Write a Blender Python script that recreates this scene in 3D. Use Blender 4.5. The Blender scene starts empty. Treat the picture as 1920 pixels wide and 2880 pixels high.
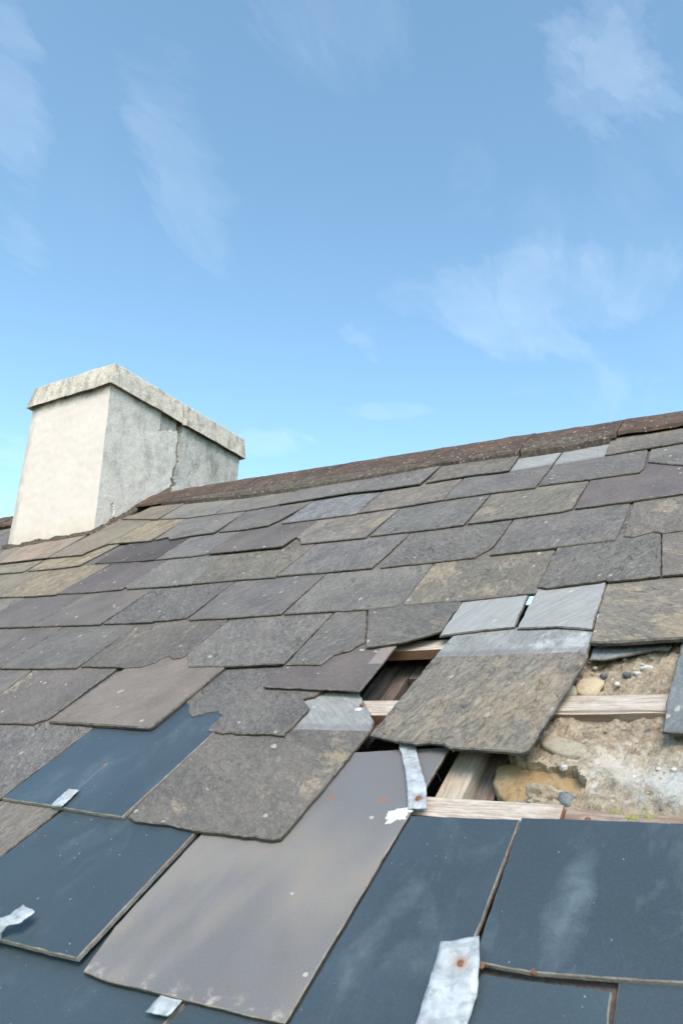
import bpy, bmesh, math, random
from mathutils import Vector, Matrix, noise
random.seed(7)
sc = bpy.context.scene
C = sc.collection
R = math.radians

# ------------------------------------------------------------------ camera
SLOPE = 0.697400                 # pitch of the front roof slope
CAM_H = 0.78                    # camera height above the slates
Z0 = 3.6                        # height of the roof frame origin above ground
VU = Vector((1, 0, 0)); VV = Vector((0, math.cos(SLOPE), math.sin(SLOPE))); VN = Vector((0, -math.sin(SLOPE), math.cos(SLOPE)))
O0 = Vector((0, 0, Z0))
def P(u, v, h=0.0):             # roof coordinates (along ridge, up the slope, off the slope) in metres -> world
    return O0 + VU * u + VV * v + VN * h
cam = bpy.data.cameras.new('camera'); co = bpy.data.objects.new('camera', cam); C.objects.link(co)
rot = Matrix([[0.842027, 0.130706, 0.523361], [0.536438, -0.305022, -0.78689], [0.056785, 0.943333, -0.326953]])
co.matrix_world = Matrix.Translation(P(0, 0, CAM_H)) @ rot.to_4x4()
cam.sensor_fit = 'VERTICAL'; cam.sensor_height = 36; cam.sensor_width = 24; cam.lens = 27.8309
cam.clip_start = 0.02; cam.clip_end = 5000
cam.dof.use_dof = True; cam.dof.focus_distance = 2.1; cam.dof.aperture_fstop = 11
sc.camera = co

# ------------------------------------------------------------------ world, sun, exposure
SUN_EL, SUN_AZ = 44, 148        # azimuth clockwise from +Y (north): behind the camera
w = bpy.data.worlds.new('World'); sc.world = w; w.use_nodes = True
nt = w.node_tree; nt.nodes.clear()
def N(t, kind, **k):
    n = t.nodes.new(kind)
    for a, b in k.items():
        if a.startswith('i_'): n.inputs[a[2:].replace('_', ' ')].default_value = b
        else: setattr(n, a, b)
    return n
def ramp(t, fac, stops, interp='LINEAR'):
    r = t.nodes.new('ShaderNodeValToRGB'); r.color_ramp.interpolation = interp
    e = r.color_ramp.elements
    while len(e) < len(stops): e.new(0.5)
    for el, (p, c) in zip(e, stops):
        el.position = p; el.color = (c, c, c, 1) if isinstance(c, (int, float)) else (*c, 1)
    t.links.new(fac, r.inputs[0]); return r.outputs[0]
def mix(t, fac, a, b, mode='MIX'):
    m = t.nodes.new('ShaderNodeMix'); m.data_type = 'RGBA'; m.blend_type = mode; m.clamp_factor = True
    for i, x in ((0, fac), (6, a), (7, b)):
        s = m.inputs[i]
        if hasattr(x, 'is_output'): t.links.new(x, s)
        elif isinstance(x, (int, float)): s.default_value = x if i == 0 else (x, x, x, 1)
        else: s.default_value = (*x, 1) if len(x) == 3 else x
    return m.outputs[2]
def math_(t, op, a, b=None, c=None, clamp=False):
    m = t.nodes.new('ShaderNodeMath'); m.operation = op; m.use_clamp = clamp
    for s, x in zip(m.inputs, (a, b, c)):
        if x is None: continue
        if hasattr(x, 'is_output'): t.links.new(x, s)
        else: s.default_value = x
    return m.outputs[0]
def noise_(t, vec, scale, detail=4, rough=0.55, dist=0.0, dim='3D', wv=None):
    n = t.nodes.new('ShaderNodeTexNoise'); n.noise_dimensions = dim
    n.inputs['Scale'].default_value = scale; n.inputs['Detail'].default_value = detail
    n.inputs['Roughness'].default_value = rough; n.inputs['Distortion'].default_value = dist
    t.links.new(vec, n.inputs['Vector'])
    return n.outputs[0]
def mapping(t, vec, scale=(1, 1, 1), rot_=(0, 0, 0), loc=(0, 0, 0)):
    m = t.nodes.new('ShaderNodeMapping'); t.links.new(vec, m.inputs[0])
    m.inputs['Scale'].default_value = scale; m.inputs['Rotation'].default_value = rot_; m.inputs['Location'].default_value = loc
    return m.outputs[0]

sky = N(nt, 'ShaderNodeTexSky', sky_type='NISHITA', sun_disc=False, sun_elevation=R(SUN_EL), sun_rotation=R(SUN_AZ), altitude=50, air_density=1.0, dust_density=0.6, ozone_density=1.25)
tc = N(nt, 'ShaderNodeTexCoord')
# thin clouds: noise on the direction flattened on to a high layer
sep = N(nt, 'ShaderNodeSeparateXYZ'); nt.links.new(tc.outputs['Generated'], sep.inputs[0])
zc = math_(nt, 'MAXIMUM', sep.outputs[2], 0.03)
zz = math_(nt, 'ADD', zc, 0.12)
cx = math_(nt, 'DIVIDE', sep.outputs[0], zz); cy = math_(nt, 'DIVIDE', sep.outputs[1], zz)
cmb = N(nt, 'ShaderNodeCombineXYZ'); nt.links.new(cx, cmb.inputs[0]); nt.links.new(cy, cmb.inputs[1])
wisp = noise_(nt, mapping(nt, cmb.outputs[0], scale=(1.5, 0.8, 1), rot_=(0, 0, R(25)), loc=(9, 4, 0)), 3.4, 8, 0.62, 0.55)
big = noise_(nt, mapping(nt, cmb.outputs[0], loc=(3.7, 1.9, 0)), 1.0, 3, 0.5, 0.3)
cover = math_(nt, 'MULTIPLY', ramp(nt, big, [(0.56, 0.0), (0.80, 0.2)], 'EASE'), 1.0)
# the larger drifting patches: centre direction, two half-axes (radians), density
for (c0, e1, e2, k) in [((-0.6759, 0.3354, 0.6562), (16.003, 17.337, 7.623), (-2.205, 3.914, -4.271), 0.6), ((-0.5702, 0.4695, 0.6741), (13.415, 9.334, 4.847), (-1.691, 4.971, -4.893), 0.5), ((-0.3768, 0.5153, 0.7697), (6.943, 5.847, -0.515), (-7.943, 8.584, -9.635), 0.35), ((-0.1649, 0.672, 0.722), (7.31, 5.46, -3.412), (-7.273, 5.501, -6.781), 0.95), ((-0.2603, 0.7886, 0.5571), (4.833, 1.452, 0.202), (-1.67, 7.059, -10.773), 0.8), ((-0.4053, 0.7209, 0.5622), (19.91, 10.958, 0.303), (-5.942, 11.316, -18.795), 0.35), ((-0.2714, 0.8444, 0.4619), (8.547, 3.05, -0.554), (-6.256, 12.658, -26.815), 0.45), ((-0.5895, 0.701, 0.4014), (14.333, 11.051, 1.753), (-8.589, 18.178, -44.361), 0.8), ((-0.1542, 0.7476, 0.6459), (5.795, 1.995, -0.926), (-1.676, 3.047, -3.927), 0.18), ((-0.804, 0.4985, 0.324), (13.027, 18.065, 4.533), (-3.594, 7.866, -21.019), 0.8), ((-0.4507, 0.7728, 0.4468), (10.0, 5.328, 0.871), (-14.641, 41.661, -86.823), 0.5)]:
    def dot(vec):
        d_ = N(nt, 'ShaderNodeVectorMath', operation='DOT_PRODUCT'); nt.links.new(tc.outputs['Generated'], d_.inputs[0]); d_.inputs[1].default_value = vec; return d_.outputs['Value']
    r2 = math_(nt, 'ADD', math_(nt, 'POWER', dot(e1), 2), math_(nt, 'POWER', dot(e2), 2))
    r2 = math_(nt, 'ADD', r2, math_(nt, 'MULTIPLY', math_(nt, 'SUBTRACT', wisp, 0.5), 7.5))
    r2 = math_(nt, 'ADD', r2, 0.12)
    mk = math_(nt, 'MULTIPLY', ramp(nt, r2, [(0.0, k * 0.24), (0.3, k * 0.15), (1.0, 0.0)], 'EASE'), math_(nt, 'GREATER_THAN', dot(c0), 0.0))
    cover = math_(nt, 'MAXIMUM', cover, mk)
fine = noise_(nt, mapping(nt, cmb.outputs[0], scale=(1.3, 0.9, 1), loc=(2, 7, 0)), 6.5, 8, 0.62, 0.4)
cl = math_(nt, 'MULTIPLY', cover, ramp(nt, fine, [(0.25, 0.25), (0.75, 1.0)]))
CLOUDC = 4.5
SKYTINT = (1.19, 1.37, 1.25)
skyc = mix(nt, 1.0, sky.outputs[0], SKYTINT, 'MULTIPLY')
col = mix(nt, cl, skyc, (CLOUDC, CLOUDC * 1.13, CLOUDC * 1.27))
bg = N(nt, 'ShaderNodeBackground'); bg.inputs[1].default_value = 0.15
nt.links.new(col, bg.inputs[0])
wo = N(nt, 'ShaderNodeOutputWorld'); nt.links.new(bg.outputs[0], wo.inputs[0])

sl = bpy.data.lights.new('sun', 'SUN'); so = bpy.data.objects.new('sun', sl); C.objects.link(so)
sl.energy = 2.1; sl.angle = R(34); sl.color = (1.0, 0.84, 0.72)
sd = Vector((math.sin(R(SUN_AZ)) * math.cos(R(SUN_EL)), math.cos(R(SUN_AZ)) * math.cos(R(SUN_EL)), math.sin(R(SUN_EL))))
so.rotation_euler = sd.to_track_quat('Z', 'Y').to_euler(); so.location = (0, 0, 30)
sc.view_settings.view_transform = 'Standard'; sc.view_settings.look = 'None'
sc.view_settings.exposure = 0.75; sc.view_settings.gamma = 1; sc.view_settings.use_curve_mapping = False

# ------------------------------------------------------------------ materials
def newmat(name):
    m = bpy.data.materials.new(name); m.use_nodes = True; t = m.node_tree
    return m, t, t.nodes['Principled BSDF']
def bump(t, bs, height, strength, dist):
    b = t.nodes.new('ShaderNodeBump'); b.inputs['Strength'].default_value = strength; b.inputs['Distance'].default_value = dist
    t.links.new(height, b.inputs['Height']); t.links.new(b.outputs[0], bs.inputs['Normal'])
def attr(t, name):
    a = t.nodes.new('ShaderNodeAttribute'); a.attribute_type = 'OBJECT'; a.attribute_name = name; return a
def shifted(t, vec, k=37.0):
    """vector moved by a random amount per object"""
    oi = t.nodes.new('ShaderNodeObjectInfo')
    r = math_(t, 'MULTIPLY', oi.outputs['Random'], k)
    c = t.nodes.new('ShaderNodeCombineXYZ'); t.links.new(r, c.inputs[0]); t.links.new(math_(t, 'MULTIPLY', r, 1.7), c.inputs[1]); t.links.new(math_(t, 'MULTIPLY', r, 0.31), c.inputs[2])
    a = t.nodes.new('ShaderNodeVectorMath'); a.operation = 'ADD'; t.links.new(vec, a.inputs[0]); t.links.new(c.outputs[0], a.inputs[1])
    return a.outputs[0], oi

def slate_material():
    m, t, bs = newmat('weathered slate')
    uvn = t.nodes.new('ShaderNodeUVMap'); uvn.uv_map = 'UVMap'      # metres: x across, y above the tail
    v, oi = shifted(t, uvn.outputs[0])
    vr = t.nodes.new('ShaderNodeVectorRotate'); vr.rotation_type = 'Z_AXIS'
    t.links.new(v, vr.inputs['Vector']); t.links.new(attr(t, 'grain').outputs['Fac'], vr.inputs['Angle'])
    g = vr.outputs[0]
    base = oi.outputs['Color']
    large = noise_(t, v, 7, 3, 0.5)
    streak = noise_(t, mapping(t, g, scale=(1, 2.3, 1)), 20, 8, 0.72, 1.2)
    fine = noise_(t, mapping(t, g, scale=(1, 1.7, 1)), 120, 5, 0.75, 0.5)
    mid = noise_(t, mapping(t, g, scale=(1, 1.8, 1)), 44, 6, 0.72, 0.9)
    st = attr(t, 'streak').outputs['Fac']
    c = mix(t, ramp(t, large, [(0.3, 0.0), (0.7, 1.0)]), mix(t, 1.0, base, 0.78, 'MULTIPLY'), mix(t, 1.0, base, (1.22, 1.18, 1.12), 'MULTIPLY'))
    lite = math_(t, 'MULTIPLY', ramp(t, streak, [(0.48, 0.0), (0.68, 1.0)]), st)
    c = mix(t, math_(t, 'MULTIPLY', lite, 0.85), c, mix(t, 1.0, base, (1.9, 1.88, 1.84), 'MULTIPLY'))
    dark = math_(t, 'MULTIPLY', ramp(t, mid, [(0.34, 1.0), (0.49, 0.0)]), st)
    c = mix(t, math_(t, 'MULTIPLY', dark, 0.85), c, mix(t, 1.0, base, (0.42, 0.42, 0.43), 'MULTIPLY'))
    f2 = math_(t, 'MULTIPLY', ramp(t, fine, [(0.52, 0.0), (0.66, 1.0)]), math_(t, 'ADD', math_(t, 'MULTIPLY', st, 0.42), 0.06))
    c = mix(t, f2, c, (0.40, 0.39, 0.37))
    f3 = math_(t, 'MULTIPLY', ramp(t, fine, [(0.34, 1.0), (0.47, 0.0)]), math_(t, 'MULTIPLY', st, 0.32))
    c = mix(t, f3, c, (0.055, 0.053, 0.052))
    # flaking lines where the cleft layers have let go
    cn = noise_(t, mapping(t, g, scale=(1, 2.4, 1)), 11, 4, 0.55, 0.8)
    cl_ = ramp(t, math_(t, 'ABSOLUTE', math_(t, 'SUBTRACT', cn, 0.5)), [(0.0, 1.0), (0.006, 0.7), (0.012, 0.0)])
    cm = ramp(t, noise_(t, mapping(t, v, loc=(5, 2, 0)), 9, 3, 0.5), [(0.52, 0.0), (0.62, 1.0)])
    crackm = math_(t, 'MULTIPLY', math_(t, 'MULTIPLY', cl_, cm), math_(t, 'MULTIPLY', st, 0.9), clamp=True)
    c = mix(t, crackm, c, (0.035, 0.032, 0.03))
    flake = math_(t, 'MULTIPLY', math_(t, 'MULTIPLY', ramp(t, cn, [(0.5, 0.0), (0.51, 1.0)]), cm), math_(t, 'MULTIPLY', st, 0.35))
    c = mix(t, flake, c, mix(t, 1.0, base, (1.7, 1.68, 1.64), 'MULTIPLY'))
    # ochre staining
    oc = attr(t, 'ochre').outputs['Fac']
    om = math_(t, 'ADD', math_(t, 'MULTIPLY', noise_(t, mapping(t, g, scale=(1, 1.9, 1)), 8.5, 6, 0.62, 0.8), 1.0), math_(t, 'MULTIPLY', mid, 0.45))
    spv = attr(t, 'spot').outputs['Vector']
    sps = t.nodes.new('ShaderNodeSeparateXYZ'); t.links.new(spv, sps.inputs[0])
    suv = t.nodes.new('ShaderNodeSeparateXYZ'); t.links.new(uvn.outputs[0], suv.inputs[0])
    ddx = math_(t, 'SUBTRACT', suv.outputs[0], sps.outputs[0]); ddy = math_(t, 'MULTIPLY', math_(t, 'SUBTRACT', suv.outputs[1], sps.outputs[1]), 0.7)
    dsp = math_(t, 'DIVIDE', math_(t, 'SQRT', math_(t, 'ADD', math_(t, 'POWER', ddx, 2), math_(t, 'POWER', ddy, 2))), math_(t, 'ADD', sps.outputs[2], 0.0001))
    spm = ramp(t, math_(t, 'MULTIPLY', dsp, 0.5), [(0.0, 1.0), (0.5, 0.25), (0.75, 0.0)])
    oc = math_(t, 'ADD', oc, math_(t, 'MULTIPLY', spm, 0.75))
    thr = math_(t, 'SUBTRACT', 0.98, math_(t, 'MULTIPLY', oc, 0.34))
    ochre = math_(t, 'MULTIPLY', math_(t, 'SUBTRACT', om, thr), 7.0, clamp=True)
    oc_on = math_(t, 'MULTIPLY', oc, 6.0, clamp=True)
    oc2 = mix(t, ramp(t, mid, [(0.4, 0.0), (0.62, 1.0)]), (0.27, 0.205, 0.130), (0.42, 0.345, 0.245))
    c = mix(t, math_(t, 'MULTIPLY', math_(t, 'MULTIPLY', ochre, oc_on), 0.72), c, oc2)
    # greenish grey lichen film, thin
    lf = ramp(t, noise_(t, v, 16, 5, 0.65), [(0.55, 0.0), (0.72, 1.0)])
    c = mix(t, math_(t, 'MULTIPLY', lf, math_(t, 'MULTIPLY', st, 0.28)), c, (0.27, 0.275, 0.235))
    # pale unweathered head (was covered by the slates now gone)
    sx = t.nodes.new('ShaderNodeSeparateXYZ'); t.links.new(uvn.outputs[0], sx.inputs[0])
    pl = attr(t, 'pale').outputs['Fac']
    pe = math_(t, 'ADD', sx.outputs[1], math_(t, 'MULTIPLY', math_(t, 'SUBTRACT', large, 0.5), 0.012))
    pm = math_(t, 'MULTIPLY', math_(t, 'SUBTRACT', pe, pl), 260.0, clamp=True)
    ps = noise_(t, mapping(t, g, scale=(0.35, 4, 1)), 30, 6, 0.7, 0.8)
    pc = mix(t, ramp(t, ps, [(0.3, 0.0), (0.7, 1.0)]), (0.245, 0.245, 0.235), (0.355, 0.350, 0.335))
    wm = math_(t, 'MULTIPLY', ramp(t, noise_(t, v, 14, 6, 0.65, 0.6), [(0.44, 0.0), (0.6, 1.0)]), 0.9)
    wm = math_(t, 'MULTIPLY', wm, attr(t, 'limed').outputs['Fac'])
    wx = ramp(t, math_(t, 'ADD', suv.outputs[0], math_(t, 'MULTIPLY', large, 0.05)), [(0.02, 0.25), (0.06, 1.0)])
    pc = mix(t, math_(t, 'MULTIPLY', wm, wx), pc, (0.56, 0.58, 0.58))
    pc = mix(t, ramp(t, math_(t, 'ABSOLUTE', math_(t, 'SUBTRACT', pe, math_(t, 'ADD', pl, 0.012))), [(0.004, 0.55), (0.016, 0.0)]), pc, (0.22, 0.2, 0.2))
    c = mix(t, pm, c, pc)
    pts_ = t.nodes.new('ShaderNodeSeparateXYZ'); t.links.new(attr(t, 'patch').outputs['Vector'], pts_.inputs[0])
    pin = math_(t, 'MULTIPLY', math_(t, 'MULTIPLY', math_(t, 'SUBTRACT', suv.outputs[0], pts_.outputs[0]), 300.0, clamp=True), math_(t, 'MULTIPLY', math_(t, 'SUBTRACT', suv.outputs[1], pts_.outputs[1]), 300.0, clamp=True))
    c = mix(t, math_(t, 'MULTIPLY', pin, pts_.outputs[2]), c, (0.25, 0.205, 0.185))
    # white specks of lichen and bird lime
    vo = t.nodes.new('ShaderNodeTexVoronoi'); vo.inputs['Scale'].default_value = 48; vo.inputs['Randomness'].default_value = 1
    vw = t.nodes.new('ShaderNodeVectorMath'); vw.operation = 'ADD'; t.links.new(mapping(t, g, scale=(1, 1.6, 1)), vw.inputs[0]); vn_ = t.nodes.new('ShaderNodeTexNoise'); vn_.inputs['Scale'].default_value = 90; t.links.new(v, vn_.inputs['Vector']); vsc = t.nodes.new('ShaderNodeVectorMath'); vsc.operation = 'SCALE'; t.links.new(vn_.outputs['Color'], vsc.inputs[0]); vsc.inputs['Scale'].default_value = 0.012; t.links.new(vsc.outputs[0], vw.inputs[1])
    t.links.new(vw.outputs[0], vo.inputs['Vector'])
    vs = t.nodes.new('ShaderNodeSeparateColor'); t.links.new(vo.outputs['Color'], vs.inputs[0])
    spk = math_(t, 'MULTIPLY', math_(t, 'GREATER_THAN', vs.outputs[0], 0.90), math_(t, 'LESS_THAN', vo.outputs['Distance'], math_(t, 'MULTIPLY', math_(t, 'POWER', vs.outputs[1], 3), 0.42)))
    c = mix(t, math_(t, 'MULTIPLY', spk, 0.65), c, (0.50, 0.47, 0.43))
    t.links.new(c, bs.inputs['Base Color'])
    t.links.new(attr(t, 'rough').outputs['Fac'], bs.inputs['Roughness'])
    bs.inputs['Specular IOR Level'].default_value = 0.4
    layer = ramp(t, noise_(t, mapping(t, g, scale=(1, 2.2, 1)), 15, 4, 0.5, 0.9), [(0.0, 0.0), (0.44, 0.25), (0.455, 0.55), (0.56, 0.62), (0.575, 1.0), (1.0, 1.0)])
    hh = math_(t, 'ADD', math_(t, 'MULTIPLY', mid, 1.1), math_(t, 'ADD', math_(t, 'MULTIPLY', fine, 0.35), math_(t, 'MULTIPLY', layer, 0.45)))
    hh = math_(t, 'SUBTRACT', hh, math_(t, 'MULTIPLY', crackm, 0.6))
    hh = math_(t, 'MULTIPLY', hh, math_(t, 'ADD', math_(t, 'MULTIPLY', st, 0.95), 0.05))
    bump(t, bs, hh, 1.0, 0.0085)
    return m
SLATE = slate_material()

def blue_material():
    m, t, bs = newmat('smooth blue slate')
    uvn = t.nodes.new('ShaderNodeUVMap'); uvn.uv_map = 'UVMap'
    v, oi = shifted(t, uvn.outputs[0])
    base = oi.outputs['Color']
    c = mix(t, ramp(t, noise_(t, v, 5, 4, 0.5), [(0.3, 0.0), (0.7, 1.0)]), mix(t, 1.0, base, 0.86, 'MULTIPLY'), mix(t, 1.0, base, 1.14, 'MULTIPLY'))
    c = mix(t, math_(t, 'MULTIPLY', ramp(t, noise_(t, v, 420, 3, 0.7), [(0.4, 0.0), (0.75, 1.0)]), 0.12), c, (0.20, 0.24, 0.27))
    du = math_(t, 'MULTIPLY', ramp(t, noise_(t, mapping(t, v, scale=(1.6, 0.8, 1)), 8, 6, 0.62, 0.4), [(0.52, 0.0), (0.78, 1.0)]), ramp(t, noise_(t, v, 45, 4, 0.6), [(0.3, 0.25), (0.7, 1.0)]))
    c = mix(t, math_(t, 'MULTIPLY', du, attr(t, 'dust').outputs['Fac']), c, (0.26, 0.32, 0.35))
    hz = t.nodes.new('ShaderNodeSeparateXYZ'); t.links.new(attr(t, 'haze').outputs['Vector'], hz.inputs[0])
    uv0 = t.nodes.new('ShaderNodeSeparateXYZ'); t.links.new(uvn.outputs[0], uv0.inputs[0])
    hx = math_(t, 'DIVIDE', math_(t, 'ADD', math_(t, 'SUBTRACT', uv0.outputs[0], hz.outputs[0]), math_(t, 'MULTIPLY', math_(t, 'SUBTRACT', noise_(t, v, 12, 5, 0.65), 0.5), 0.07)), 0.030)
    hy = math_(t, 'DIVIDE', math_(t, 'SUBTRACT', uv0.outputs[1], hz.outputs[1]), 0.11)
    hr = math_(t, 'ADD', math_(t, 'POWER', hx, 2), math_(t, 'POWER', hy, 2))
    c = mix(t, math_(t, 'MULTIPLY', math_(t, 'MULTIPLY', ramp(t, hr, [(0.0, 0.42), (0.35, 0.26), (1.0, 0.0)]), ramp(t, noise_(t, v, 60, 5, 0.7), [(0.3, 0.3), (0.65, 1.0)])), hz.outputs[2]), c, (0.20, 0.25, 0.28))
    scr = noise_(t, mapping(t, v, scale=(14, 0.8, 1), rot_=(0, 0, 0.4)), 30, 4, 0.7)
    c = mix(t, math_(t, 'MULTIPLY', ramp(t, scr, [(0.62, 0.0), (0.70, 0.35)]), ramp(t, noise_(t, v, 9, 3, 0.5), [(0.5, 0.0), (0.65, 1.0)])), c, (0.18, 0.21, 0.23))
    rs = t.nodes.new('ShaderNodeSeparateXYZ'); t.links.new(attr(t, 'rustspot').outputs['Vector'], rs.inputs[0])
    rx = math_(t, 'SUBTRACT', uv0.outputs[0], rs.outputs[0]); ry = math_(t, 'SUBTRACT', uv0.outputs[1], rs.outputs[1])
    rd_ = math_(t, 'SQRT', math_(t, 'ADD', math_(t, 'POWER', rx, 2), math_(t, 'POWER', ry, 2)))
    c = mix(t, ramp(t, math_(t, 'ADD', rd_, math_(t, 'MULTIPLY', noise_(t, v, 160, 3, 0.6), 0.004)), [(0.004, 0.85), (0.008, 0.0)]), c, (0.30, 0.12, 0.06))
    run = math_(t, 'MULTIPLY', ramp(t, math_(t, 'ABSOLUTE', rx), [(0.0, 0.4), (0.004, 0.0)]), math_(t, 'MULTIPLY', math_(t, 'LESS_THAN', ry, 0.0), math_(t, 'GREATER_THAN', ry, -0.08)))
    c = mix(t, run, c, (0.20, 0.19, 0.17))
    vo = t.nodes.new('ShaderNodeTexVoronoi'); vo.inputs['Scale'].default_value = 95; vo.inputs['Randomness'].default_value = 1
    t.links.new(mapping(t, v, scale=(1.4, 1, 1)), vo.inputs['Vector'])
    vs = t.nodes.new('ShaderNodeSeparateColor'); t.links.new(vo.outputs['Color'], vs.inputs[0])
    spk = math_(t, 'MULTIPLY', math_(t, 'GREATER_THAN', vs.outputs[0], 0.86), math_(t, 'LESS_THAN', vo.outputs['Distance'], math_(t, 'MULTIPLY', vs.outputs[1], 0.17)))
    c = mix(t, math_(t, 'MULTIPLY', spk, math_(t, 'MULTIPLY', vs.outputs[2], 0.75)), c, (0.42, 0.45, 0.46))
    t.links.new(c, bs.inputs['Base Color']); 
    t.links.new(math_(t, 'ADD', 0.40, math_(t, 'MULTIPLY', du, 0.3)), bs.inputs['Roughness'])
    bs.inputs['Specular IOR Level'].default_value = 0.42
    bump(t, bs, math_(t, 'ADD', noise_(t, v, 5, 3, 0.5), math_(t, 'MULTIPLY', noise_(t, v, 300, 3, 0.6), 0.02)), 0.35, 0.004)
    return m
BLUE = blue_material()

def mauve_material():
    m, t, bs = newmat('smooth mauve slate')
    uvn = t.nodes.new('ShaderNodeUVMap'); uvn.uv_map = 'UVMap'
    v = uvn.outputs[0]
    big_ = noise_(t, mapping(t, v, scale=(1.25, 0.42, 1), rot_=(0, 0, 0.25), loc=(1.62, 0.4, 0)), 4.2, 4, 0.5, 0.5)
    c = mix(t, ramp(t, big_, [(0.36, 0.0), (0.60, 1.0)], 'EASE'), (0.148, 0.140, 0.138), (0.228, 0.200, 0.172))
    sx0 = t.nodes.new('ShaderNodeSeparateXYZ'); t.links.new(v, sx0.inputs[0])
    up = math_(t, 'ADD', sx0.outputs[1], math_(t, 'MULTIPLY', math_(t, 'SUBTRACT', big_, 0.5), 0.5))
    c = mix(t, ramp(t, up, [(0.30, 0.0), (0.46, 0.85)]), c, (0.140, 0.138, 0.143))
    c = mix(t, math_(t, 'MULTIPLY', ramp(t, noise_(t, v, 14, 5, 0.6), [(0.4, 0.0), (0.8, 1.0)]), 0.5), c, (0.16, 0.16, 0.175))
    c = mix(t, math_(t, 'MULTIPLY', ramp(t, noise_(t, v, 260, 4, 0.7), [(0.45, 0.0), (0.75, 1.0)]), 0.15), c, (0.36, 0.34, 0.32))
    # lichen crust along the tail
    sx = t.nodes.new('ShaderNodeSeparateXYZ'); t.links.new(v, sx.inputs[0])
    cr = math_(t, 'MULTIPLY', ramp(t, noise_(t, mapping(t, v, loc=(0.3, 2, 0)), 38, 5, 0.6), [(0.53, 0.0), (0.66, 0.9)]), ramp(t, sx.outputs[1], [(0.0, 1.0), (0.01, 0.8), (0.028, 0.0)]))
    c = mix(t, cr, c, (0.48, 0.43, 0.34))
    vo = t.nodes.new('ShaderNodeTexVoronoi'); vo.inputs['Scale'].default_value = 42; t.links.new(v, vo.inputs['Vector'])
    vs = t.nodes.new('ShaderNodeSeparateColor'); t.links.new(vo.outputs['Color'], vs.inputs[0])
    spk = math_(t, 'MULTIPLY', math_(t, 'GREATER_THAN', vs.outputs[0], 0.90), math_(t, 'LESS_THAN', math_(t, 'ADD', vo.outputs['Distance'], math_(t, 'MULTIPLY', noise_(t, v, 200, 3, 0.6), 0.1)), math_(t, 'MULTIPLY', vs.outputs[1], 0.26)))
    c = mix(t, math_(t, 'MULTIPLY', spk, 0.7), c, (0.50, 0.47, 0.40))
    # rust weeping from the two nail holes
    for (nx, ny, sz) in ((-0.001, 0.398, 0.004), (0.095, 0.399, 0.004)):
        dv = t.nodes.new('ShaderNodeVectorMath'); dv.operation = 'SUBTRACT'; t.links.new(v, dv.inputs[0]); dv.inputs[1].default_value = (nx, ny, 0)
        ln = t.nodes.new('ShaderNodeVectorMath'); ln.operation = 'LENGTH'; t.links.new(mapping(t, dv.outputs[0], scale=(1, 0.8, 1)), ln.inputs[0])
        ds = math_(t, 'ADD', ln.outputs['Value'], math_(t, 'MULTIPLY', math_(t, 'SUBTRACT', noise_(t, v, 120, 3, 0.6), 0.5), 0.008))
        c = mix(t, ramp(t, ds, [(sz * 0.6, 0.8), (sz * 1.7, 0.0)]), c, (0.32, 0.12, 0.05))
    t.links.new(c, bs.inputs['Base Color']); bs.inputs['Roughness'].default_value = 0.55
    bs.inputs['Specular IOR Level'].default_value = 0.4
    bump(t, bs, math_(t, 'ADD', noise_(t, v, 7, 3, 0.5), math_(t, 'MULTIPLY', noise_(t, v, 240, 4, 0.6), 0.06)), 0.6, 0.004)
    return m
MAUVE = mauve_material()

def edge_material(name, a, b, c_, scale=90, kz=4.0):
    """broken, layered rim of a slate"""
    m, t, bs = newmat(name)
    tcn = t.nodes.new('ShaderNodeTexCoord')
    n = noise_(t, tcn.outputs['Object'], scale, 5, 0.65)
    n2 = noise_(t, tcn.outputs['Object'], 18, 4, 0.6)
    c = mix(t, ramp(t, n, [(0.35, 0.0), (0.65, 1.0)]), a, b)
    c = mix(t, ramp(t, n2, [(0.45, 0.0), (0.7, 1.0)]), c, c_)
    t.links.new(c, bs.inputs['Base Color']); bs.inputs['Roughness'].default_value = 0.9
    bump(t, bs, n, 1.0, 0.003)
    return m
EDGE = edge_material('slate rim', (0.030, 0.026, 0.022), (0.085, 0.075, 0.062), (0.13, 0.105, 0.08))  # rim colour darkened to stand in for the shadow line beneath slate tails
RIM = edge_material('slate dressed arris', (0.075, 0.068, 0.060), (0.22, 0.20, 0.175), (0.15, 0.125, 0.095))
SANDRIM = edge_material('crusted blue slate rim', (0.20, 0.19, 0.165), (0.34, 0.31, 0.26), (0.22, 0.17, 0.15))

def wood_material(name, a, b, dirt=0.3, dirtc=(0.10, 0.06, 0.045)):
    m, t, bs = newmat(name)
    uvn = t.nodes.new('ShaderNodeUVMap'); uvn.uv_map = 'UVMap'
    v = uvn.outputs[0]
    g = noise_(t, mapping(t, v, scale=(2.0, 26, 1)), 9, 6, 0.6, 0.5)
    g2 = noise_(t, mapping(t, v, scale=(4, 60, 1)), 22, 4, 0.6)
    c = mix(t, ramp(t, g, [(0.38, 0.0), (0.62, 1.0)]), a, b)
    c = mix(t, math_(t, 'MULTIPLY', ramp(t, g2, [(0.35, 1.0), (0.5, 0.0)]), 0.45), c, tuple(x * 0.5 for x in a))
    d = noise_(t, mapping(t, v, scale=(1, 1.6, 1)), 11, 5, 0.6)
    c = mix(t, math_(t, 'MULTIPLY', ramp(t, d, [(0.5, 0.0), (0.68, 1.0)]), dirt), c, dirtc)
    t.links.new(c, bs.inputs['Base Color']); bs.inputs['Roughness'].default_value = 0.8
    bump(t, bs, math_(t, 'ADD', g, math_(t, 'MULTIPLY', g2, 0.5)), 0.7, 0.002)
    return m
NEWWOOD = wood_material('pale sawn softwood', (0.38, 0.31, 0.25), (0.62, 0.545, 0.47), 0.55, (0.30, 0.19, 0.135))
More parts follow.
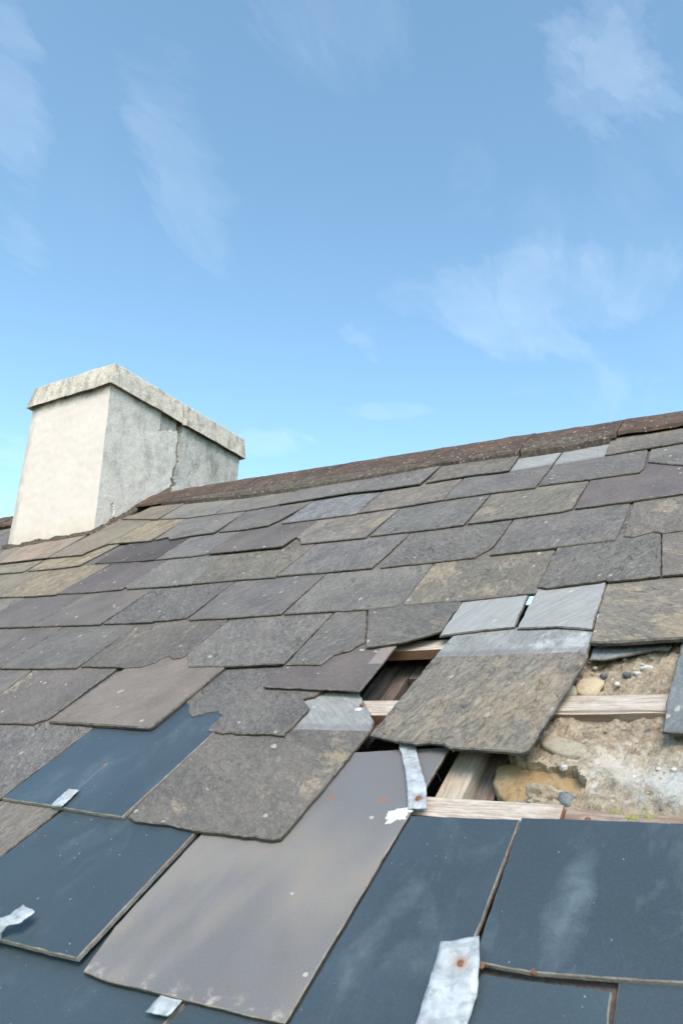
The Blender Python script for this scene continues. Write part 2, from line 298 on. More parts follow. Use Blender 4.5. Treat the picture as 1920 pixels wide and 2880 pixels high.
RAFTWOOD = wood_material('pale rafter timber', (0.40, 0.33, 0.26), (0.56, 0.48, 0.39), 0.3, (0.24, 0.17, 0.12))
REDWOOD = wood_material('reddish batten timber', (0.30, 0.13, 0.07), (0.50, 0.27, 0.16), 0.3, (0.16, 0.06, 0.03))
OLDWOOD = wood_material('old dark roof boards', (0.13, 0.105, 0.09), (0.24, 0.20, 0.175), 0.6, (0.12, 0.05, 0.03))
ROTWOOD = wood_material('rotten batten timber', (0.24, 0.17, 0.13), (0.40, 0.31, 0.25), 0.7, (0.16, 0.07, 0.05))

def clay_material():
    m, t, bs = newmat('old red clay')
    tcn = t.nodes.new('ShaderNodeTexCoord'); v, oi = shifted(t, tcn.outputs['Object'], 11)
    a = noise_(t, v, 9, 5, 0.6)
    b = noise_(t, v, 60, 5, 0.7)
    c = mix(t, ramp(t, a, [(0.3, 0.0), (0.7, 1.0)]), (0.070, 0.050, 0.040), (0.145, 0.090, 0.066))
    c = mix(t, ramp(t, noise_(t, mapping(t, v, loc=(4, 0, 2)), 22, 5, 0.65), [(0.5, 0.0), (0.66, 0.8)]), c, (0.055, 0.05, 0.045))
    c = mix(t, ramp(t, b, [(0.56, 0.0), (0.7, 0.7)]), c, (0.24, 0.17, 0.12))
    vo = t.nodes.new('ShaderNodeTexVoronoi'); vo.inputs['Scale'].default_value = 75; t.links.new(v, vo.inputs['Vector'])
    vs = t.nodes.new('ShaderNodeSeparateColor'); t.links.new(vo.outputs['Color'], vs.inputs[0])
    spk = math_(t, 'MULTIPLY', math_(t, 'GREATER_THAN', vs.outputs[0], 0.72), math_(t, 'LESS_THAN', vo.outputs['Distance'], math_(t, 'MULTIPLY', vs.outputs[1], 0.42)))
    c = mix(t, math_(t, 'MULTIPLY', spk, 0.7), c, (0.36, 0.32, 0.26))
    t.links.new(c, bs.inputs['Base Color']); bs.inputs['Roughness'].default_value = 0.92; bs.inputs['Specular IOR Level'].default_value = 0.2
    bump(t, bs, math_(t, 'ADD', a, math_(t, 'MULTIPLY', b, 0.4)), 0.8, 0.004)
    return m
CLAY = clay_material()

def rubble_material(name, cols, lime=0.0, sc_=1.0, bstr=0.006, speck=0.5):
    m, t, bs = newmat(name)
    tcn = t.nodes.new('ShaderNodeTexCoord'); v = tcn.outputs['Object']
    a = noise_(t, v, 12 * sc_, 6, 0.65)
    b = noise_(t, v, 70 * sc_, 5, 0.7)
    f = noise_(t, v, 260 * sc_, 3, 0.7)
    c = mix(t, ramp(t, a, [(0.35, 0.0), (0.65, 1.0)]), cols[0], cols[1])
    c = mix(t, ramp(t, b, [(0.45, 0.0), (0.7, 1.0)]), c, cols[2])
    c = mix(t, ramp(t, b, [(0.28, 0.75), (0.42, 0.0)]), c, tuple(x * 0.35 for x in cols[0]))
    c = mix(t, math_(t, 'MULTIPLY', ramp(t, f, [(0.35, 1.0), (0.5, 0.0)]), 0.4), c, tuple(x * 0.4 for x in cols[0]))
    vo = t.nodes.new('ShaderNodeTexVoronoi'); vo.inputs['Scale'].default_value = 85 * sc_; t.links.new(v, vo.inputs['Vector'])
    vs = t.nodes.new('ShaderNodeSeparateColor'); t.links.new(vo.outputs['Color'], vs.inputs[0])
    spk = math_(t, 'MULTIPLY', math_(t, 'GREATER_THAN', vs.outputs[0], 0.7), math_(t, 'LESS_THAN', vo.outputs['Distance'], math_(t, 'MULTIPLY', vs.outputs[1], 0.4)))
    c = mix(t, math_(t, 'MULTIPLY', spk, speck), c, mix(t, vs.outputs[2], (0.5, 0.42, 0.3), (0.55, 0.54, 0.52)))
    if lime:
        la = attr(t, 'lime')
        lx = t.nodes.new('ShaderNodeVectorMath'); lx.operation = 'SUBTRACT'; t.links.new(v, lx.inputs[0]); lx.inputs[1].default_value = P(-0.325, 1.015, 0)
        ln = t.nodes.new('ShaderNodeVectorMath'); ln.operation = 'LENGTH'; t.links.new(mapping(t, lx.outputs[0], scale=(0.75, 1.3, 1.3)), ln.inputs[0])
        dd = math_(t, 'ADD', ln.outputs['Value'], math_(t, 'MULTIPLY', math_(t, 'SUBTRACT', noise_(t, v, 34, 7, 0.75), 0.5), 0.26))
        c = mix(t, ramp(t, dd, [(0.0, 0.75), (0.035, 0.55), (0.07, 0.0)]), c, (0.60, 0.55, 0.48))
        lx2 = t.nodes.new('ShaderNodeVectorMath'); lx2.operation = 'SUBTRACT'; t.links.new(v, lx2.inputs[0]); lx2.inputs[1].default_value = P(-0.235, 0.985, 0)
        ln2 = t.nodes.new('ShaderNodeVectorMath'); ln2.operation = 'LENGTH'; t.links.new(mapping(t, lx2.outputs[0], scale=(0.8, 1.3, 1.3)), ln2.inputs[0])
        dd2 = math_(t, 'ADD', ln2.outputs['Value'], math_(t, 'MULTIPLY', math_(t, 'SUBTRACT', noise_(t, v, 30, 6, 0.7), 0.5), 0.16))
        c = mix(t, ramp(t, dd2, [(0.02, 0.6), (0.10, 0.0)]), c, (0.33, 0.33, 0.31))
        c = mix(t, ramp(t, math_(t, 'SUBTRACT', dd2, math_(t, 'MULTIPLY', b, 0.05)), [(0.0, 0.7), (0.035, 0.0)]), c, (0.5, 0.5, 0.48))
    t.links.new(c, bs.inputs['Base Color']); bs.inputs['Roughness'].default_value = 0.95
    bump(t, bs, math_(t, 'ADD', b, math_(t, 'ADD', math_(t, 'MULTIPLY', a, 1.5), math_(t, 'MULTIPLY', f, 0.3))), 1.0, bstr)
    return m
MORTAR = rubble_material('sandy lime mortar', ((0.26, 0.20, 0.14), (0.38, 0.30, 0.21), (0.47, 0.395, 0.30)), lime=1, bstr=0.006)
BED = rubble_material('lichened bedding mortar', ((0.060, 0.048, 0.038), (0.105, 0.082, 0.062), (0.20, 0.16, 0.115)), sc_=0.9, speck=0.5)
STONE_O = rubble_material('ochre stone', ((0.27, 0.175, 0.085), (0.36, 0.25, 0.125), (0.36, 0.29, 0.18)), sc_=0.35, bstr=0.003, speck=0.0)
STONE_T = rubble_material('tan flat stone', ((0.33, 0.285, 0.215), (0.37, 0.32, 0.245), (0.36, 0.31, 0.24)), sc_=0.3, bstr=0.001, speck=0.0)
STONE_C = rubble_material('cream stone', ((0.46, 0.35, 0.22), (0.52, 0.42, 0.28), (0.5, 0.42, 0.31)), sc_=0.4, bstr=0.002, speck=0.0)
PEB_G = rubble_material('grey pebble', ((0.10, 0.11, 0.125), (0.17, 0.18, 0.2), (0.25, 0.26, 0.27)), sc_=0.5, bstr=0.001, speck=0.0)
PEB_W = rubble_material('white pebble', ((0.45, 0.43, 0.4), (0.6, 0.58, 0.55), (0.65, 0.63, 0.6)), sc_=0.5, bstr=0.001, speck=0.0)

def render_material(name, cols, grime, under, base_y, rough_bump):
    """painted or bare wall render of the chimney, with grime of its own shape"""
    m, t, bs = newmat(name)
    tcn = t.nodes.new('ShaderNodeTexCoord'); v = tcn.outputs['Object']
    a = noise_(t, v, 3.2, 5, 0.6); b = noise_(t, v, 34, 5, 0.7); f = noise_(t, v, 150, 4, 0.7)
    c = mix(t, ramp(t, a, [(0.35, 0.0), (0.65, 1.0)]), cols[0], cols[1])
    st = noise_(t, mapping(t, v, scale=(1, 1, 0.5)), 15, 6, 0.68, 0.4)
    c = mix(t, math_(t, 'MULTIPLY', ramp(t, st, [(0.48, 0.0), (0.72, 1.0)]), grime), c, cols[2])
    c = mix(t, math_(t, 'MULTIPLY', ramp(t, f, [(0.35, 1.0), (0.5, 0.0)]), grime * 0.8), c, tuple(x * 0.6 for x in cols[2]))
    sx = t.nodes.new('ShaderNodeSeparateXYZ'); t.links.new(v, sx.inputs[0])
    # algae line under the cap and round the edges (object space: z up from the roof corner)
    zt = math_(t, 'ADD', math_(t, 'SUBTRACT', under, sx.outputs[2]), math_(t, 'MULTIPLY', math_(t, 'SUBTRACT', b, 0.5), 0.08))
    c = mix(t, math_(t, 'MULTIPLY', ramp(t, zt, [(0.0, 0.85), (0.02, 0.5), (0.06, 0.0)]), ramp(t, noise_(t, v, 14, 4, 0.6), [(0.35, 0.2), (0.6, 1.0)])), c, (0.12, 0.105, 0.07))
    # rising damp: distance above the roof slope
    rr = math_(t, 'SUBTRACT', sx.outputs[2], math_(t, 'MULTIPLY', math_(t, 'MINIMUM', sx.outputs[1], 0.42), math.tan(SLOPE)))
    rd = math_(t, 'ADD', rr, math_(t, 'MULTIPLY', math_(t, 'SUBTRACT', noise_(t, v, 9, 5, 0.6), 0.5), 0.16))
    c = mix(t, math_(t, 'MULTIPLY', ramp(t, rd, [(0.0, 0.8), (0.07, 0.4), (0.16, 0.0)]), 0.8), c, cols[3])
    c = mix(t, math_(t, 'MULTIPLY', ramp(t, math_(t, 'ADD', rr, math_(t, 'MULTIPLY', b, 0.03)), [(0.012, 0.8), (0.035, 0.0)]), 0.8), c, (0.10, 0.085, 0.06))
    # dirt in the outer left edge
    dx = math_(t, 'ADD', math_(t, 'ADD', sx.outputs[0], 0.72), math_(t, 'MULTIPLY', math_(t, 'SUBTRACT', noise_(t, v, 11, 5, 0.65), 0.45), 0.16))
    c = mix(t, math_(t, 'MULTIPLY', ramp(t, dx, [(0.02, 0.6), (0.07, 0.0)]), 0.7), c, (0.24, 0.22, 0.19))
    vo = t.nodes.new('ShaderNodeTexVoronoi'); vo.inputs['Scale'].default_value = 22; t.links.new(v, vo.inputs['Vector'])
    vs = t.nodes.new('ShaderNodeSeparateColor'); t.links.new(vo.outputs['Color'], vs.inputs[0])
    spk = math_(t, 'MULTIPLY', math_(t, 'GREATER_THAN', vs.outputs[0], 0.93), math_(t, 'LESS_THAN', vo.outputs['Distance'], math_(t, 'MULTIPLY', vs.outputs[1], 0.12)))
    c = mix(t, math_(t, 'MULTIPLY', spk, 0.7), c, (0.16, 0.14, 0.11))
    t.links.new(c, bs.inputs['Base Color']); bs.inputs['Roughness'].default_value = 0.9
    bump(t, bs, math_(t, 'ADD', b, math_(t, 'MULTIPLY', f, 0.5)), rough_bump, 0.005)
    return m

def lead_material():
    m, t, bs = newmat('weathered lead sheet')
    tcn = t.nodes.new('ShaderNodeTexCoord'); v, oi = shifted(t, tcn.outputs['Object'], 13)
    a = noise_(t, v, 40, 6, 0.65, 0.6); b = noise_(t, v, 170, 4, 0.6)
    c = mix(t, ramp(t, a, [(0.35, 0.0), (0.62, 1.0)]), (0.27, 0.30, 0.32), (0.52, 0.55, 0.57))
    c = mix(t, math_(t, 'MULTIPLY', ramp(t, noise_(t, mapping(t, v, loc=(3, 3, 1)), 55, 5, 0.7), [(0.52, 0.0), (0.68, 1.0)]), 0.6), c, (0.17, 0.185, 0.20))
    c = mix(t, math_(t, 'MULTIPLY', ramp(t, b, [(0.5, 0.0), (0.7, 1.0)]), 0.35), c, (0.62, 0.63, 0.63))
    c = mix(t, ramp(t, noise_(t, v, 22, 4, 0.6), [(0.46, 0.0), (0.62, 0.35)]), c, (0.40, 0.385, 0.35))
    hd = t.nodes.new('ShaderNodeVectorMath'); hd.operation = 'DISTANCE'; t.links.new(tcn.outputs['Object'], hd.inputs[0]); t.links.new(attr(t, 'nailpos').outputs['Vector'], hd.inputs[1])
    c = mix(t, ramp(t, math_(t, 'ADD', hd.outputs['Value'], math_(t, 'MULTIPLY', b, 0.004)), [(0.007, 0.75), (0.012, 0.15), (0.02, 0.0)]), c, (0.33, 0.17, 0.09))
    t.links.new(c, bs.inputs['Base Color']); bs.inputs['Roughness'].default_value = 0.55; bs.inputs['Metallic'].default_value = 0.15
    bump(t, bs, a, 0.5, 0.002)
    return m
LEAD = lead_material()
RUST = rubble_material('rust', ((0.12, 0.05, 0.028), (0.24, 0.10, 0.055), (0.32, 0.17, 0.10)), sc_=2, bstr=0.001, speck=0)
def plain(name, colr, rough=0.8):
    m, t, bs = newmat(name)
    tcn = t.nodes.new('ShaderNodeTexCoord')
    n = noise_(t, tcn.outputs['Object'], 40, 5, 0.6)
    c = mix(t, ramp(t, n, [(0.3, 0.0), (0.7, 1.0)]), tuple(x * 0.7 for x in colr), tuple(min(1, x * 1.25) for x in colr))
    t.links.new(c, bs.inputs['Base Color']); bs.inputs['Roughness'].default_value = rough
    return m
MOSS = plain('yellow green moss', (0.24, 0.27, 0.035), 0.7)
GRASSM = plain('dry grass and soil', (0.09, 0.10, 0.05), 0.95)
DARKWALL = plain('bare attic masonry', (0.12, 0.10, 0.085), 0.95)
LIME = rubble_material('splash of lime', ((0.62, 0.62, 0.61), (0.72, 0.72, 0.71), (0.75, 0.75, 0.74)), sc_=1, bstr=0.003, speck=0)

# ------------------------------------------------------------------ helpers
def link(name, me, parent=None):
    o = bpy.data.objects.new(name, me); C.objects.link(o)
    if parent: o.parent = parent; o.matrix_parent_inverse = Matrix.Translation(-parent.location)
    return o
def thing(name, label, cat, loc=(0, 0, 0), group=None):
    o = bpy.data.objects.new(name, None); C.objects.link(o); o.location = loc
    o.empty_display_size = 0.1
    o['label'] = label; o['category'] = cat
    if group: o['group'] = group
    return o
def mesh_from(name, verts, faces, mats, midx=None, uvs=None, smooth=False):
    me = bpy.data.meshes.new(name); me.from_pydata([tuple(v) for v in verts], [], faces)
    for m in mats: me.materials.append(m)
    if midx:
        for p, i in zip(me.polygons, midx): p.material_index = i
    if uvs:
        l = me.uv_layers.new(name='UVMap')
        for lp in me.loops: l.data[lp.index].uv = uvs[lp.vertex_index]
    if smooth:
        for p in me.polygons: p.use_smooth = True
    return me

# ------------------------------------------------------------------ ground far below
def ground():
    n = 24; S = 1500
    vs = []; fs = []
    for j in range(n + 1):
        for i in range(n + 1):
            x = -S + 2 * S * i / n; y = -S + 2 * S * j / n
            vs.append((x, y, noise.noise(Vector((x, y, 0)) * 0.004) * 2 - 0.6))
    for j in range(n):
        for i in range(n):
            a = j * (n + 1) + i; fs.append((a, a + 1, a + n + 2, a + n + 1))
    o = link('ground', mesh_from('ground', vs, fs, [GRASSM], smooth=True)); o['kind'] = 'structure'
ground()

# ------------------------------------------------------------------ the roof
ROOF = thing('slate_roof', 'old grey slate roof with slipped, missing and blue replacement slates under a red clay ridge', 'roof', P(-2, 1.2, 0))
VMAX = 1.0
def ridge_v(u): return 2.925 - 0.114 * (u + 0.4)     # the old ridge runs a little out of line

def outline_jitter(pts, step, amp, seed):
    """points along the closed outline every `step` metres, pushed about like a hand-dressed edge"""
    out = []
    n = len(pts)
    for i in range(n):
        a = Vector(pts[i]); b = Vector(pts[(i + 1) % n]); d = b - a; L = d.length
        if L < 1e-6: continue
        k = max(1, int(L / step)); nrm = Vector((d.y, -d.x)) / L
        for j in range(k):
            q = a + d * (j / k)
            if j > 0:
                q += nrm * (noise.noise(Vector((q.x * 45 + seed * 9, q.y * 45, seed))) * amp + noise.noise(Vector((q.x * 190, q.y * 190, seed * 3))) * amp * 0.7)
            out.append(q)
    return out
def inset(pts, d, wob=0.0, seed=0.0):
    n = len(pts); out = []
    area = sum(pts[i].x * pts[(i + 1) % n].y - pts[(i + 1) % n].x * pts[i].y for i in range(n))
    s = 1 if area > 0 else -1
    for i in range(n):
        p0, p1, p2 = pts[i - 1], pts[i], pts[(i + 1) % n]
        e1 = (p1 - p0); e2 = (p2 - p1)
        if e1.length < 1e-7 or e2.length < 1e-7: out.append(p1.copy()); continue
        e1.normalize(); e2.normalize()
        n1 = Vector((-e1.y, e1.x)) * s; n2 = Vector((-e2.y, e2.x)) * s
        b = n1 + n2
        if b.length < 0.3: out.append(p1 + n1 * d); continue
        b.normalize(); k = min(1.6, 1 / max(0.4, b.dot(n1)))
        dd = d + wob * noise.noise(Vector((p1.x * 60, p1.y * 60, seed)))
        out.append(p1 + b * dd * k)
    return out

LOOKS = {   # colour, streak, ochre, roughness, material
    'grey': ((0.178, 0.160, 0.145), 0.75, 0.10, 0.80, SLATE),
    'grey2': ((0.178, 0.161, 0.150), 0.80, 0.22, 0.80, SLATE),
    'light': ((0.24, 0.235, 0.23), 0.95, 0.0, 0.75, SLATE),
    'light2': ((0.23, 0.24, 0.26), 0.4, 0.3, 0.75, SLATE),
    'olive': ((0.212, 0.192, 0.166), 0.55, 0.15, 0.82, SLATE),
    'ochre': ((0.200, 0.174, 0.145), 0.75, 0.50, 0.82, SLATE),
    'ochre2': ((0.210, 0.182, 0.150), 0.70, 0.62, 0.82, SLATE),
    'ochre3': ((0.235, 0.182, 0.120), 0.75, 0.95, 0.82, SLATE),
    'ochrep': ((0.170, 0.146, 0.130), 0.50, 0.30, 0.80, SLATE),
    'ochrec': ((0.180, 0.160, 0.140), 0.62, 0.40, 0.80, SLATE),
    'tan': ((0.235, 0.195, 0.148), 0.60, 0.42, 0.82, SLATE),
    'rust': ((0.30, 0.222, 0.165), 0.50, 0.55, 0.82, SLATE),
    'lichen': ((0.200, 0.186, 0.168), 0.75, 0.25, 0.82, SLATE),
    'purple': ((0.148, 0.124, 0.113), 0.30, 0.05, 0.72, SLATE),
    'purple2': ((0.092, 0.074, 0.066), 0.10, 0.0, 0.60, SLATE),
    'brown': ((0.185, 0.153, 0.130), 0.30, 0.12, 0.80, SLATE),
    'pale': ((0.32, 0.35, 0.36), 0.30, 0.10, 0.70, SLATE),
    'big': ((0.230, 0.200, 0.160), 0.9, 0.80, 0.82, SLATE),
    'blue2': ((0.19, 0.205, 0.215), 0.45, 0.25, 0.75, SLATE),
    'blue': ((0.041, 0.059, 0.072), 0, 0, 0.5, BLUE),
    'mauve': ((0.3, 0.28, 0.27), 0, 0, 0.5, MAUVE),
}
LABELS = {'blue': 'smooth dark blue replacement slate', 'mauve': 'large smooth mauve grey slate reaching down over the blue ones',
          'big': 'big ochre stained slate with a pale unweathered head', 'purple2': 'smooth dark purple slate', 'light': 'pale silvery grey slate'}

def build_slate(look, pts, vt, H, sl, opt, name='slate'):
    colr, streak, ochre, rough, mat = LOOKS[look]
    seed = random.random() * 50; H += random.uniform(0, 0.0010); colr = tuple(x * k_ for x, k_ in zip(colr, (0.86, 0.868, 0.895))) if LOOKS[look][4] is SLATE else colr
    t = opt.get('t', 0.0065); ext = opt.get('ext', 0.60)
    if isinstance(pts, str):
        pts = [tuple(int(c) / 1e4 for c in q.split(',')) for q in pts.split()]
    pts = [Vector(p) for p in pts]
    um = sum(p.x for p in pts) / len(pts)
    vlim = ridge_v(um) - 0.012
    if ext:
        target = min(vt + ext, vlim)
        hl, hr = pts[0], pts[-1]
        dl = (pts[0] - pts[1]); dr = (pts[-1] - pts[-2])
        def dirn(d): 
            if d.y < 0.03: return Vector((0, 1))
            d = d / d.y
            return Vector((max(-0.12, min(0.12, d.x)), 1))
        # mean direction keeps the sides parallel
        dm = (dirn(dl) + dirn(dr)) / 2
        nl = hl + dm * (target - hl.y) if target > hl.y + 0.01 else None
        nr = hr + dm * (target - hr.y) if target > hr.y + 0.01 else None
        if nr is not None: pts = pts + [nr]
        if nl is not None: pts = ([nl] + pts) if nr is None else (pts + [nl])
    pts = [Vector((p.x, min(p.y, ridge_v(p.x) - 0.012))) for p in pts]
    rag = opt.get('rag', 1.0)
    smooth_ = look in ('blue', 'mauve', 'purple2')
    amp = (0.0009 if smooth_ else 0.0021) * rag
    pts = [p for i, p in enumerate(pts) if (p - pts[i - 1]).length > 1e-4]
    outer = inset(pts, 0.0008)
    outer = outline_jitter(outer, 0.011, amp, seed)
    ins = 0.0010 if smooth_ else 0.0022
    top = inset(outer, ins, ins * 0.9, seed)
    n = len(outer)
    def hh(p): return H - sl * (p.y - vt) + (0 if smooth_ else noise.noise(Vector((p.x * 9, p.y * 9, seed))) * 0.0012)
    vs = [P(p.x, p.y, hh(p)) for p in top]
    vs += [P(p.x, p.y, hh(p) - t * (0.25 if smooth_ else 0.38) + (0 if smooth_ else noise.noise(Vector((p.x * 80, p.y * 80, seed))) * 0.0012)) for p in outer]
    vs += [P(p.x, p.y, hh(p) - t) for p in outer]
    cxm = um
    uvs = [(p.x - cxm, p.y - vt) for p in top] + [(p.x - cxm, p.y - vt) for p in outer] * 2
    fs = []; mi = []
    fs.append(tuple(range(n))); mi.append(0)
    for i in range(n):
        j = (i + 1) % n
        fs.append((j, i, n + i, n + j)); mi.append(1)
        fs.append((n + j, n + i, 2 * n + i, 2 * n + j)); mi.append(2)
    fs.append(tuple(range(3 * n - 1, 2 * n - 1, -1))); mi.append(2)
    rimm = RIM if not smooth_ else (SANDRIM if look == 'blue' else (SANDRIM if look == 'mauve' else mat))
    me = mesh_from(name, vs, fs, [mat, rimm if look != 'blue' else SANDRIM, EDGE if look not in ('blue',) else SANDRIM], mi, uvs)
    bm = bmesh.new(); bm.from_mesh(me); bmesh.ops.recalc_face_normals(bm, faces=bm.faces); bm.to_mesh(me); bm.free()
    o = link(name, me, ROOF)
    j = random.uniform(0.88, 1.13)
    o.color = (colr[0] * j, colr[1] * j * random.uniform(0.99, 1.01), colr[2] * j * random.uniform(0.97, 1.03), 1)
    o['streak'] = streak * random.uniform(0.6, 1.2); o['ochre'] = ochre; o['rough'] = rough
    o['pale'] = 0.0 if opt.get('paleall') and False else float(opt.get('pale', 9.0))
    if opt.get('paleall'): o['pale'] = -1.0
    o['grain'] = opt.get('grain', random.uniform(-0.9, 0.9) + 1.4)
    o['dust'] = opt.get('dust', 0.22)
    o['haze'] = tuple(opt.get('haze', (9.0, 9.0, 0.0))); o['rustspot'] = tuple(opt.get('rustspot', (9.0, 9.0, 0.0)))
    o['spot'] = tuple(opt.get('spot', (9.0, 9.0, 0.05))); o['patch'] = tuple(opt.get('patch', (9.0, 9.0, 0.0))); o['limed'] = float(opt.get('limed', 0.12))
    if look in LABELS: o['label'] = LABELS[look]
    return o

